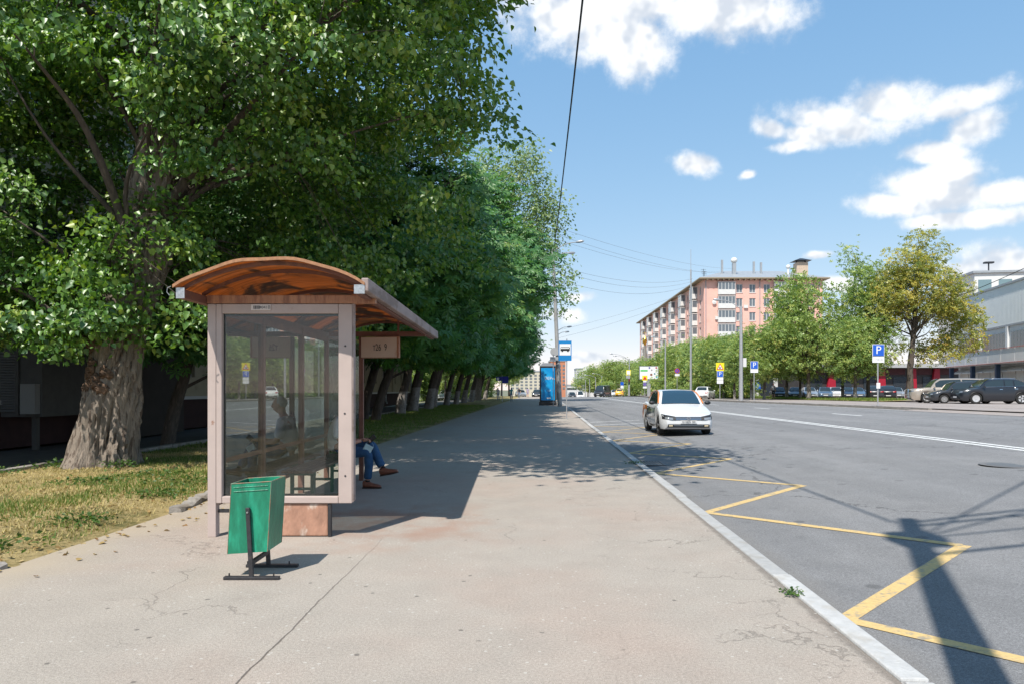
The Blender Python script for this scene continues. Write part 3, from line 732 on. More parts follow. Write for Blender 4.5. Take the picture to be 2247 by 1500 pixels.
vs_, es, rd = chain([
    [((.0,0,H-.01), (.135,.13)), ((.02,0,H+.10), (.14,.13))],
    [('at',0), ((.12,-.095,H-.0), .105), ((.32,-.11,H+.02), .092), ((.492,-.12,H+.005), .080), ((.502,-.12,.37), .072), ((.488,-.12,.20), .066), ((.482,-.12,.125), .066)],
    [('at',0), ((.12,.095,H+.02), .105), ((.36,.03,H+.10), .092), ((.53,-.01,H+.115), .080), ((.608,-.045,.47), .072), ((.668,-.075,.36), .066), ((.695,-.088,.315), .066)]])
skin('trousers', vs_, es, rd, M_jeans, man)
def shoe(loc, rot, m):
    g = MB(); st = [(-.085,.030,.050,.085),(-.06,.040,.062,.10),(0,.042,.058,.095),(.06,.047,.040,.062),(.12,.050,.030,.050),(.165,.042,.022,.040),(.195,.022,.012,.026)]
    v = []; n = 10
    for (x, w, h0, h1) in st:
        for k in range(n):
            a = 2*math.pi*k/n; v.append((x, w*math.cos(a), h1*.5 + h1*.5*max(-1, math.sin(a)*1.15)))
    f = [(i*n+k, i*n+(k+1)%n, (i+1)*n+(k+1)%n, (i+1)*n+k) for i in range(len(st)-1) for k in range(n)] + [tuple(range(n-1,-1,-1)), tuple((len(st)-1)*n+k for k in range(n))]
    g._add(v, f); o = g.build('shoe', m, man, loc, rot, smooth=50)
    s2 = MB(); s2.prism([(-.09,-.036,0),(.0,-.042,0),(.10,-.052,0),(.18,-.034,0),(.205,0,0),(.18,.034,0),(.10,.052,0),(0,.042,0),(-.09,.036,0)], (0,0,-.014)); s2.build('sole', mat('dark_sole',(.05,.03,.025),.8), o)
    return o
shoe((.495,-.12,.016), (0,0,R(-6)), M_leather)
shoe((.755,-.105,.215), (R(10),R(-12),R(-12)), M_leather)
vs_, es, rd = chain([[((.482,-.12,.15), .043), ((.482,-.12,.07), .044)]]); skin('sock', vs_, es, rd, M_sock, man)
vs_, es, rd = chain([[((.695,-.088,.335), .043), ((.722,-.098,.28), .044)]]); skin('sock', vs_, es, rd, M_sock, man)
# hands: palm, four fingers and a thumb, closed round a phone
for sgn, base in ((-1, Vector((.395,-.105,H+.185))), (1, Vector((.395,.03,H+.19)))):
    L_ = [[(base, .024), (base+Vector((.045,.010*-sgn,.008)), .026), (base+Vector((.075,.012*-sgn,.010)), .020)]]
    for q in range(4):
        yy = (-.027+.018*q); a = base+Vector((.075, yy+.012*-sgn, .012)); ln = (.85, 1.0, .95, .75)[q]
        L_.append([('at',2), (a, .0095), (a+Vector((.034*ln,0,.006)), .009), (a+Vector((.052*ln,0,-.016)), .0082), (a+Vector((.048*ln,0,-.036)), .007)])
    L_.append([('at',0), (base+Vector((.028,-sgn*.030,.012)), .011), (base+Vector((.058,-sgn*.034,.022)), .0095), (base+Vector((.080,-sgn*.026,.026)), .0085)])
    vs_, es, rd = chain(L_); skin('hand', vs_, es, rd, M_skin, man, 1)
ph = MB(); ph.box((0,0,0), (.075,.010,.15)); o = ph.build('phone', mat('black_plastic', (.012,.012,.014), .25), None, bevel=.006)
o.parent = None; o.matrix_world = man.matrix_world
o.location = C(-2.66+.53, 10.42-.08, H+.21); o.rotation_euler = (R(0), R(50), T)
tag(o, 'black phone held in the seated man hands', 'phone')
g = MB(); nq = 6
v = []
for j in range(nq):
    for i in range(nq):
        u, w = i/(nq-1)-.5, j/(nq-1)-.5; v.append((u*.13, .018*math.cos(u*3)*math.cos(w*3), w*.10))
g._add(v, [(j*nq+i, j*nq+i+1, (j+1)*nq+i+1, (j+1)*nq+i) for j in range(nq-1) for i in range(nq-1)])
for s_ in (-1,1): g.tube([(s_*.062,0,.045),(s_*.05,-.01,.085),(s_*.02,-.012,.10)], .0018, 4)
o = g.build('face_mask', M_mask, None, smooth=60)
sm_ = o.modifiers.new('solid','SOLIDIFY'); sm_.thickness = .003
o.location = C(-2.66+.50, 10.42-.17, H+.08); o.rotation_euler = (0, R(28), T)
tag(o, 'pale folded face mask dangling from the seated man hand', 'mask')

def walker(label, px, d, z, h, shirt, trous, hairc, rz=0.0, stride=.18, cat='person', skirt=False, group=None):
    """a small figure far down the street, back to us or facing: one continuous body, coloured by its clothes"""
    s = h/1.75; st = stride
    vs_, es, rd = chain([
        [((0,0,.95), .13), ((0,0,1.10), .125), ((0,0,1.30), .145), ((0,0,1.43), .11), ((0,0,1.50), .052), ((0,.01,1.58), .075), ((0,.015,1.67), .088), ((0,.01,1.73), .06)],
        [('at',3), ((-.18,0,1.41), .062), ((-.24,-.03,1.14), .045), ((-.25,.05,.92), .038), ((-.25,.08,.80), .034)],
        [('at',3), ((.18,0,1.41), .062), ((.24,.03,1.14), .045), ((.25,-.02,.92), .038), ((.25,-.04,.80), .034)],
        [('at',0), ((-.09,0,.88), .092), ((-.095,st*.4,.50), .066), ((-.095,-st*.2,.12), .046), ((-.095,st*.2,.045), .045), ((-.10,st*.2+.14,.035), .035)],
        [('at',0), ((.09,0,.88), .092), ((.095,-st*.2,.50), .066), ((.095,-st,.14), .046), ((.095,-st-.01,.055), .045), ((.10,-st+.13,.035), .035)]])
    o = skin('person', vs_, es, rd, None, None, 1)
    me = o.data; me.materials.clear()
    for m_ in (M_skin, shirt, trous, hairc, M_sock): me.materials.append(m_)
    idx = []
    for p in me.polygons:
        c_ = p.center
        if c_.z > 1.50: k = 3 if (c_.z > 1.66 or c_.y < .02) else 0
        elif abs(c_.x) > .2 and c_.z < 1.2: k = 0
        elif c_.z > .98: k = 1
        elif c_.z > (.55 if skirt else .12): k = 2
        elif c_.z > .09: k = 0 if skirt else 2
        else: k = 4
        idx.append(k)
    me.polygons.foreach_set('material_index', idx)
    o.location = PX(px, d, z); o.scale = (s, s, s); o.rotation_euler = (0, 0, T+rz)
    return tag(o, label, cat, group)
# ================================================================== trees
def leafmat(name, cols, trans, tfac=.32, rough=.42, spec=.5):
    m, nt, b = nodes(name); N = nt.nodes.new; L = nt.links.new
    at = N('ShaderNodeAttribute'); at.attribute_name = 'tone'
    cr = N('ShaderNodeValToRGB'); e = cr.color_ramp.elements
    e[0].position = 0; e[0].color = (*cols[0], 1); e[1].position = 1; e[1].color = (*cols[-1], 1)
    for i, c_ in enumerate(cols[1:-1]):
        x = e.new((i+1)/(len(cols)-1)); x.color = (*c_, 1)
    L(at.outputs['Fac'], cr.inputs[0]); L(cr.outputs[0], b.inputs['Base Color'])
    b.inputs['Roughness'].default_value = rough; b.inputs['Specular IOR Level'].default_value = spec
    tl = N('ShaderNodeBsdfTranslucent'); tm = N('ShaderNodeMix'); tm.data_type = 'RGBA'; tm.blend_type = 'MULTIPLY'; tm.inputs['Factor'].default_value = 1
    L(cr.outputs[0], tm.inputs['A']); tm.inputs['B'].default_value = (*trans, 1); L(tm.outputs['Result'], tl.inputs['Color'])
    mx = N('ShaderNodeMixShader'); mx.inputs[0].default_value = tfac; L(b.outputs[0], mx.inputs[1]); L(tl.outputs[0], mx.inputs[2])
    L(mx.outputs[0], nt.nodes['Material Output'].inputs['Surface'])
    return m
M_poplar = leafmat('poplar_leaf', [(.042,.115,.024),(.090,.200,.034),(.165,.285,.045),(.31,.38,.06)], (1.9,1.9,.6), .24, .42, .85)
M_chest = leafmat('chestnut_leaf', [(.042,.130,.040),(.074,.185,.055),(.11,.225,.06),(.19,.26,.055)], (1.7,1.9,.7), .30, .42, .5)
M_lightleaf = leafmat('light_leaf', [(.13,.20,.07),(.20,.28,.11),(.28,.35,.16)], (1.6,1.7,.9), .34)
M_lime = leafmat('lime_leaf', [(.14,.23,.075),(.25,.36,.11),(.38,.46,.135),(.52,.48,.145)], (1.4,1.4,.7), .32)
M_maple = leafmat('maple_leaf', [(.16,.22,.06),(.33,.35,.09),(.52,.46,.11),(.62,.45,.11)], (1.4,1.4,.7), .38)
M_bark = mat('poplar_bark', (.25,.205,.165), .95, var=.4, vs=5, c2=(.075,.055,.042), s2=5.0, t2=(.5,.62), bump=1.0, bs=14, stretch=(3.2,3.2,.5))
M_bark2 = mat('dark_bark', (.085,.068,.055), .95, var=.35, vs=6, c2=(.15,.12,.09), s2=4, t2=(.55,.7), bump=.9, bs=16, stretch=(2,2,.5))
M_burl = mat('burl_bark', (.15,.092,.06), .95, var=.4, vs=12, c2=(.07,.045,.03), s2=10, bump=1.0, bs=30)
M_lime_wash = mat('whitewash', (.25,.23,.21), .95, var=.2, vs=6, c2=(.20,.17,.15), s2=5, bump=.5, bs=18)

SHAPES = {
 'poplar': ([(0,0,0),(-.40,.16,.12),(-.34,.50,.10),(0,1,-.16),(.34,.50,.10),(.40,.16,.12)], [(0,3,2,1),(0,5,4,3)]),
 'kite': ([(0,0,0),(-.32,.45,.06),(0,1,-.03),(.32,.45,.06)], [(0,2,1),(0,3,2)]),
}
def _chest():
    v, f = [], []
    for a, ln in ((-112,.62),(-68,.85),(-24,1.0),(24,1.0),(68,.85),(112,.62)):
        a = R(a); dx, dy = math.sin(a), math.cos(a); n = len(v)
        px_, py_ = -dy, dx
        v += [(0,0,0), (dx*ln*.62-px_*.17*ln, dy*ln*.62-py_*.17*ln, -.03), (dx*ln, dy*ln, -.22*ln), (dx*ln*.62+px_*.17*ln, dy*ln*.62+py_*.17*ln, -.03)]
        f += [(n, n+2, n+1), (n, n+3, n+2)]
    return v, f
SHAPES['chestnut'] = _chest()
def _spray():
    rs_ = random.Random(2); v, f = [], []
    for k in range(7):
        a = rs_.uniform(0, 6.28); ln = rs_.uniform(.34,.5); n = len(v); ox, oy, oz = rs_.uniform(-.3,.3), rs_.uniform(0,.8), rs_.uniform(-.16,.16)
        dx, dy = math.cos(a), math.sin(a); t = rs_.uniform(-.25,.25)
        v += [(ox,oy,oz), (ox+dx*ln*.5-dy*ln*.34, oy+dy*ln*.5+dx*ln*.34, oz+t), (ox+dx*ln, oy+dy*ln, oz+t*.4), (ox+dx*ln*.5+dy*ln*.34, oy+dy*ln*.5-dx*ln*.34, oz-t)]
        f += [(n, n+2, n+1), (n, n+3, n+2)]
    return v, f
SHAPES['spray'] = _spray()

def leaf_mesh(name, pos, nor, tip, size, tone, shape):
    tv, tf = SHAPES[shape]; tv = np.array(tv, np.float32); k = len(tv); n = len(pos)
    nor = nor/np.linalg.norm(nor, axis=1, keepdims=True)
    tip = tip - nor*np.sum(tip*nor, axis=1, keepdims=True); tip /= np.linalg.norm(tip, axis=1, keepdims=True)+1e-6
    sd = np.cross(tip, nor)
    V = pos[:,None,:] + size[:,None,None]*(tv[None,:,0:1]*sd[:,None,:] + tv[None,:,1:2]*tip[:,None,:] + tv[None,:,2:3]*nor[:,None,:])
    V = V.reshape(-1, 3).astype(np.float32)
    me = bpy.data.meshes.new(name)
    fl = [len(f) for f in tf]; flat = np.concatenate([np.array(f) for f in tf])
    idx = (np.arange(n)[:,None]*k + flat[None,:]).ravel().astype(np.int32)
    tot = np.tile(np.array(fl), n).astype(np.int32); start = np.concatenate([[0], np.cumsum(tot)[:-1]]).astype(np.int32)
    me.vertices.add(n*k); me.vertices.foreach_set('co', V.ravel())
    me.loops.add(len(idx)); me.loops.foreach_set('vertex_index', idx)
    me.polygons.add(len(tot)); me.polygons.foreach_set('loop_start', start); me.polygons.foreach_set('loop_total', tot)
    me.update(calc_edges=True)
    at = me.attributes.new('tone', 'FLOAT', 'POINT'); at.data.foreach_set('value', np.repeat(tone, k).astype(np.float32))
    return me
SUNW = np.array([-.246, -.51, .824])
def clusters(rs, blobs, n, shell=.6):
    vol = np.array([b[3]*b[4]*b[5]*(b[6] if len(b) > 6 else 1) for b in blobs]); pick = rs.choice(len(blobs), n, p=vol/vol.sum())
    d = rs.normal(size=(n,3)); d /= np.linalg.norm(d, axis=1, keepdims=True)
    u = rs.random(n); r_ = np.where(rs.random(n) < shell, .72+.28*u, u**(1/3)*.8)
    B = np.array([b[:6] for b in blobs])[pick]
    return B[:,:3] + d*r_[:,None]*B[:,3:6], d
def sprays(rs, blobs, n, k, spread, shell=.66):
    """clusters gathered into sprays, with gaps between them"""
    c_, d = clusters(rs, blobs, n, shell); o_ = np.repeat(d, k, axis=0)
    off = rs.normal(size=(n*k,3))*np.array(spread) + o_*rs.uniform(0,.35,(n*k,1)); off[:,2] -= .25*np.hypot(off[:,0], off[:,1])
    return np.repeat(c_, k, axis=0)+off, o_
def crown_leaves(rs, cen, out, per, cr, size, shape, up=.55, outw=.5, rnd=.65, droop=.5, flat=.75, tonef=None):
    n = len(cen); m = n*per
    c_ = np.repeat(cen, per, axis=0); o_ = np.repeat(out, per, axis=0)
    off = rs.normal(size=(m,3))*np.array([1,1,flat])*cr
    off[:,2] -= .35*np.hypot(off[:,0], off[:,1])**1.0*droop
    pos = c_ + off
    nor = rs.normal(size=(m,3))*rnd + o_*outw + SUNW*up*1.7          # blades turn towards the light
    tip = off*np.array([1,1,.3])/cr*.5 + rs.normal(size=(m,3))*.5 + o_*.3 + np.array([0,0,-droop])
    sz = size*rs.uniform(.65, 1.25, m)
    tone = np.clip(np.repeat(rs.normal(.42,.17,n), per) + rs.normal(0,.16,m), 0, 1)
    return pos, nor, tip, sz, tone
def wobble(rs, a, b, n, amp, sag=0.):
    a, b = np.array(a, float), np.array(b, float); p = []
    u, w = rs.normal(size=3)*amp*1.1, rs.normal(size=3)*amp*.55
    for i in range(n+1):
        t = i/n; q = a+(b-a)*t + u*math.sin(math.pi*t) + w*math.sin(2*math.pi*t); q[2] += sag*math.sin(math.pi*t); p.append(q)
    return p
def limbs(rs, g, trunk, cen, nl, r0, twigs, ttw=.012, zmin=2.0):
    """limbs from the trunk towards groups of clusters, twigs on to single clusters"""
    tr = np.array([p for p, r_ in trunk]); ends = cen[rs.choice(len(cen), min(nl, len(cen)), replace=False)]
    pts = []
    for e in ends:
        zt = max(zmin, min(tr[-1][2], e[2]*rs.uniform(.55,.8))); i = np.searchsorted(tr[:,2], zt); i = min(max(i,1), len(tr)-1)
        t = (zt-tr[i-1][2])/max(.01, tr[i][2]-tr[i-1][2]); a = tr[i-1]+(tr[i]-tr[i-1])*min(1,max(0,t))
        p = wobble(rs, a, e, 9, .18*r0/.12, .25*rs.random())
        rr = r0*rs.uniform(.5,1.0); g.tube(p, [rr*(1-.85*k/9) for k in range(10)], 6); pts += p[1:]
    pts = np.array(pts)
    for e in cen[rs.choice(len(cen), min(twigs, len(cen)), replace=False)]:
        a = pts[np.argmin(np.sum((pts-e)**2, axis=1)+np.where(pts[:,2] > e[2], .4, 0))]
        p = wobble(rs, a, e+rs.normal(size=3)*.1, 4, .06, .05); g.tube(p, [ttw, ttw*.8, ttw*.65, ttw*.5, ttw*.35], 4, False)

def bark_trunk(g, path, n=40, ridge=.06, flare=.0, seed=0, zf=1.2):
    """trunk with flared foot and furrowed bark"""
    rs = random.Random(seed); ph = [rs.uniform(0,6.28) for _ in range(12)]
    P_ = [Vector(p) for p, r_ in path]; RR = [r_ for p, r_ in path]
    m = int((P_[-1].z-P_[0].z)/.09)+1; v = []
    zs = [p.z for p in P_]
    for i in range(m+1):
        z = zs[0]+(zs[-1]-zs[0])*i/m
        k = max(0, min(len(zs)-2, next((q for q in range(len(zs)-1) if zs[q+1] >= z), len(zs)-2))); t = (z-zs[k])/(zs[k+1]-zs[k]); t2 = t*t*(3-2*t)
        c_ = P_[k]+(P_[k+1]-P_[k])*t; r_ = RR[k]+(RR[k+1]-RR[k])*t2
        for q in range(n):
            a = 2*math.pi*q/n; tw = a + .15*math.sin(z*1.3+ph[0])
            d = 1.15-1.5*(1-abs(math.sin(tw*8+1.8*math.sin(z*1.9+ph[1]+tw)+ph[2])))**2.2*.62 - 1.5*(1-abs(math.sin(tw*13.5+1.5*math.sin(z*2.9+ph[3]-tw*2)+ph[4])))**2.2*.5 - .55 + .22*math.sin(z*17+tw*9+3*math.sin(z*6+tw*5))
            root = flare*math.exp(-max(0,z-zs[0])*zf)*(.5+.5*math.sin(tw*4+ph[5])+.3*math.sin(tw*7+ph[6]))
            lump = .05*math.sin(z*2.2+tw*2+ph[7])+.035*math.sin(z*4.1-tw*3+ph[8])
            rr = r_*(1+lump+root) + ridge*r_*d*(1+.5*math.sin(z*5+tw*3+ph[9]))
            v.append((c_.x+rr*math.cos(a), c_.y+rr*math.sin(a), z))
    f = [(i*n+q, i*n+(q+1)%n, (i+1)*n+(q+1)%n, (i+1)*n+q) for i in range(m) for q in range(n)] + [tuple(m*n+q for q in range(n))]
    g._add(v, f); return g

# ---- the big poplar (lateral, depth, z relative to its foot)
rs = np.random.default_rng(11)
PB = (-7.36, 12.25)
pop = empty('poplar_tree', C(PB[0], PB[1], verge_z(-7.9, 12)-.03), T, 'huge old poplar with furrowed flared trunk behind the shelter', 'tree')
path = [((.02,0,-.1), .52), ((.05,0,.35), .46), ((.14,0,.9), .425), ((.24,0,1.7), .405), ((.36,0,2.5), .385), ((.70,0,3.6), .41), ((.98,0,5.2), .37), ((1.12,0,6.6), .31), ((1.0,.1,8.5), .25), ((1.1,.3,11), .17), ((1.2,.4,14), .07)]
g = bark_trunk(MB(), path, 96, .17, .34, 4); tro = g.build('trunk', M_bark, pop, smooth=40)
g = MB(); r3 = random.Random(8)
for k in range(13):
    z = r3.choice([r3.uniform(1.35,1.75), r3.uniform(1.3,2.5)]); a = R(r3.uniform(-140, -60)); cx_ = .12+(z-.9)*.13
    ell(g, (cx_+.40*math.cos(a), .40*math.sin(a), z), (r3.uniform(.06,.14), r3.uniform(.06,.10), r3.uniform(.07,.15)), 11, 8, lambda p: p*(1+.25*math.sin(p.x*7+p.z*9)+.2*math.sin(p.y*11)))
g.build('burl', M_burl, tro, smooth=30)
def rel(bl): return [(b[0]-PB[0], b[1]-PB[1], *b[2:]) for b in bl]
near_blobs = rel([(-8.9,12.9,5.6,2.3,2.2,2.6,1.1), (-9.9,13.0,8.2,2.6,2.6,2.2), (-6.9,11.6,7.9,2.2,2.2,1.6,1.4), (-5.0,11.6,7.3,2.1,2.2,1.7,1.4), (-4.6,13.2,5.4,2.6,2.2,2.3,1.2), (-2.6,12.2,7.9,2.3,2.2,2.0,1.4), (-1.6,13.6,6.3,1.25,1.5,1.9),
    (-9.3,12.2,3.4,1.35,1.3,1.15,1.3), (-8.4,12.0,2.9,1.0,1.0,.85,1.5), (-6.2,12.3,3.55,1.5,1.3,1.1,1.2), (-6.9,11.45,3.6,.8,.45,.75,3.0), (-6.5,11.4,4.4,.7,.4,.6,3.5), (-6.9,11.35,4.0,.8,.4,.6,3.5), (-7.5,11.35,2.95,.9,.45,.6,4.5), (-6.2,11.5,3.2,.8,.5,.7,3.5), (-8.9,11.7,3.0,1.0,.8,.8,2.0), (-3.2,14.6,4.6,2.0,1.6,1.7), (-11.0,14.0,4.8,1.6,1.6,2.2), (-6.2,15.2,6.2,3.0,2.0,3.6,.6), (-7.5,10.5,8.25,1.3,1.0,.75,2.2)])
cen, out = sprays(rs, near_blobs, 400, 5, (.33,.33,.15), .70)
keep = ~((np.abs(cen[:,0]-.98) < .55) & (cen[:,1] < .1) & (cen[:,2] > 4.8) & (cen[:,2] < 6.2))       # the trunk shows here
keep &= ~((np.abs(cen[:,0]+.42) < .50) & (cen[:,2] > 4.9) & (cen[:,2] < 6.5) & (rs.random(len(cen)) < .93))  # and a gap to the wall behind
keep &= cen[:,2] > 1.95
cen, out = cen[keep], out[keep]
P_ = crown_leaves(rs, cen, out, 52, .185, .104, 'poplar', up=.42, outw=.45, rnd=.55, droop=.8, flat=.6)
tm = leaf_mesh('crown', *P_, 'poplar'); link_mesh('crown', tm, M_poplar, pop)
top_blobs = rel([(-1.6,8.0,9.6,1.9,2.0,1.1,1.6), (.1,10.4,10.0,1.8,2.2,1.2,1.6), (-1.6,11.6,10.6,2.0,2.0,1.2,1.4), (-6.5,17,13,5.0,3.2,3.0,.7), (-3.0,15.0,10.5,2.6,3.0,2.2)])
c2, o2 = clusters(rs, top_blobs, 900, .5)
P2 = crown_leaves(rs, c2, o2, 30, .40, .20, 'poplar')
link_mesh('crown', leaf_mesh('crown', *P2, 'poplar'), M_poplar, pop)
g = MB(); limbs(rs, g, path, np.vstack([cen, c2]), 42, .10, 520, .011)
g.build('branch', M_bark2, pop, smooth=60)

# ---- chestnuts in a row along the verge
def chest_proto(seed, lean):
    rs = np.random.default_rng(seed)
    bl = [(3.0+lean,0,8.6,4.0,3.6,3.4,1.2), (.5,0.5,9.5,4.0,3.6,3.6,.8), (4.0+lean,-.6,6.0,2.4,2.7,2.2,1.2), (2.2,-1.2,5.2,3.4,2.8,2.0,1.0), (4.0+lean,.5,11.3,2.6,2.6,2.2), (-2.4,.5,7.6,2.6,2.6,2.8,.6)]
    cen, out = sprays(rs, bl, 120, 5, (.55,.55,.28), .74)
    keep = cen[:,2] > 3.4; cen, out = cen[keep], out[keep]
    P_ = crown_leaves(rs, cen, out, 17, .40, .335, 'chestnut', up=.75, outw=.45, rnd=.35, droop=.8, flat=.6)
    crown = leaf_mesh('crown', *P_, 'chestnut'); crown.materials.append(M_chest)
    path = [((0,0,-.15), .30), ((.05,0,.25), .26), ((.25,0,1.4), .235), ((.62,0,2.8), .22), ((1.1,0,4.4), .19), ((1.6,0,7.0), .13), ((1.8,0,9.5), .06)]
    g = bark_trunk(MB(), path, 22, .09, .18, seed); trunk = g.mesh('trunk', 45); trunk.materials.append(M_bark2)
    g = bark_trunk(MB(), [((0,0,-.13), .306), ((.05,0,.25), .266), ((.18,0,1.0), .249), ((.24,0,1.32), .243)], 22, .07, .18, seed); wash = g.mesh('whitewash_band', 45); wash.materials.append(M_lime_wash)
    g = MB(); limbs(rs, g, path, cen, 16, .10, 90, .016); br = g.mesh('branch', 60); br.materials.append(M_bark2)
    return crown, trunk, br, wash
protos = [chest_proto(21, 0), chest_proto(22, .5), chest_proto(23, -.5)]
rr = random.Random(4)
def place_chest(l, d, k, label, s=1.0, rz=0.0, wash=True, group='chestnut trees along the verge', lean=0.0):
    cr_, tr_, br_, wa_ = protos[k]
    e = empty('chestnut_tree', C(l, d, hY(d)+.04), T+rz, label, 'tree', group); e.scale = (s, s, s*rr.uniform(.95,1.05)); e.rotation_euler[1] = lean
    link_mesh('trunk', tr_, M_bark2, e); link_mesh('crown', cr_, M_chest, e); link_mesh('branch', br_, M_bark2, e)
    if wash: link_mesh('whitewash_band', wa_, M_lime_wash, e)
    return e
spots = [(-6.15,30.6,0,.82,.1,False,.06),(-6.9,31.5,1,.82,.25,False,.0),(-6.35,38.5,2,1.0,-.05,True,0),(-6.4,43.5,1,1.22,.0,True,0),(-5.9,48,0,1.18,.1,True,0),(-6.2,53,2,1.08,-.1,True,0),(-5.6,58,1,.9,.3,True,0),
         (-5.2,63,0,.92,0,True,0),(-4.9,69,2,1.0,.2,True,0),(-4.6,76,1,1.05,-.1,True,0),(-4.2,84,0,1.0,.15,True,0),(-3.7,93,2,1.0,0,True,0)]
whats = ['leaning forked chestnut, first of the row past the shelter', 'chestnut with upright trunk just behind the leaning one']
for i, (l, d, k, s, rz, w, ln) in enumerate(spots):
    lab = whats[i] if i < 2 else '%s chestnut from the shelter, with whitewashed trunk foot' % ORD[i]
    place_chest(l, d, k, lab, s, rz, w, lean=ln)
# trees over the gap between poplar and chestnuts
place_chest(-7.4, 22.0, 1, 'chestnut standing behind the bus shelter roof', .88, .15, False)
place_chest(-6.6, 23.5, 2, 'shady chestnut rising between poplar and leaning chestnut', .92, -.1, False)
g_young = place_chest(-8.7, 17.2, 0, 'slim chestnut trunk seen behind the poplar', .62, .2, False)

# ================================================================== vehicles  (x along the car from nose 0 to tail L, y across, z up)
def paint(name, c, flake=0.0):
    return mat('paint_'+name, c, .28, flake, .5, coat=.55, var=.03, vs=2)
M_glass_car = mat('car_glass', (.020,.030,.034), .04, 0, .9)
M_wsglass = mat('windscreen_glass', (.020,.050,.080), .05, 0, .8)
M_tyre = mat('tyre', (.018,.018,.018), .85, var=.2, vs=20)
M_rim = mat('alloy_rim', (.52,.52,.53), .35, .2)
M_trim = mat('black_trim', (.018,.018,.020), .5)
M_chrome = mat('chrome', (.7,.7,.72), .12, 1.0)
M_head = mat('headlamp', (.26,.28,.30), .08, .3, .9)
M_tail = mat('tail_lamp', (.35,.012,.012), .15, 0, .8)
M_plate = mat('licence_plate', (.62,.62,.62), .5)
KIND = {  # length, width, height, wheel radius, wheel xs, hood/belt line (x fraction, z), glasshouse: screen base, roof start, roof end, rear base
 'sedan': dict(L=4.39,W=1.70,H=1.47,r=.305,wx=(.185,.765),top=[(0,.56),(.02,.635),(.08,.72),(.28,.985),(.5,.99),(.72,1.0),(.84,1.04),(.97,1.0),(1,.74)],gh=(.265,.425,.66,.845)),
 'hatch': dict(L=4.1,W=1.72,H=1.50,r=.305,wx=(.19,.80),top=[(0,.62),(.02,.70),(.08,.79),(.27,.95),(.5,.97),(.75,1.0),(.93,1.03),(1,.80)],gh=(.245,.40,.83,.965)),
 'suv': dict(L=4.48,W=1.86,H=1.64,r=.36,wx=(.195,.79),top=[(0,.74),(.02,.86),(.08,.95),(.28,1.09),(.5,1.10),(.75,1.14),(.93,1.20),(1,.92)],gh=(.25,.42,.74,.965)),
 'van': dict(L=5.0,W=2.0,H=2.18,r=.34,wx=(.17,.78),top=[(0,.70),(.02,.86),(.06,.98),(.17,1.12),(.5,1.14),(.8,1.14),(.99,1.14),(1,1.0)],gh=(.155,.285,.97,.995)),
 'pickup': dict(L=5.0,W=1.80,H=1.76,r=.37,wx=(.19,.79),top=[(0,.82),(.02,.94),(.08,1.02),(.27,1.12),(.5,1.13),(.75,1.15),(.93,1.16),(1,.95)],gh=(.24,.38,.90,.985)),
}
def lerp(pts, x):
    for (a, za), (b, zb) in zip(pts, pts[1:]):
        if x <= b: t = (x-a)/max(1e-6, b-a); return za+(zb-za)*t
    return pts[-1][1]
WHEEL = {}
def wheel_mesh(r, spokes):
    key = (r, spokes)
    if key in WHEEL: return WHEEL[key]
    g = MB(); g.lathe([(r*.62,-.09),(r*.90,-.105),(r,-.075),(r,.075),(r*.90,.105),(r*.62,.09)], 28, 'y', cap=False); ty = g.mesh('tyre', 40); ty.materials.append(M_tyre)
    g = MB(); g.lathe([(r*.60,.085),(r*.66,.092),(r*.60,.06),(r*.20,.045),(.0,.045)], 28, 'y')
    for k in range(spokes):
        a = 2*math.pi*k/spokes; d = Vector((math.cos(a),0,math.sin(a))); s_ = Vector((-d.z,0,d.x))
        q = [d*r*.10+s_*.035, d*r*.62+s_*.045, d*r*.62-s_*.045, d*r*.10-s_*.035]
        g.prism([(p.x,.055,p.z) for p in q], (0,.03,0))
    g.lathe([(r*.15,.05),(r*.15,.095),(.0,.10)], 12, 'y')
    rm = g.mesh('rim', 40); rm.materials.append(M_rim)
    g = MB(); g.lathe([(0,.05),(r*.58,.052),(r*.58,.040),(0,.035)], 20, 'y'); dk = g.mesh('brake_shadow', 40); dk.materials.append(M_trim)  # black disc stands in for the shade behind the spokes
    WHEEL[key] = (ty, rm, dk); return WHEEL[key]
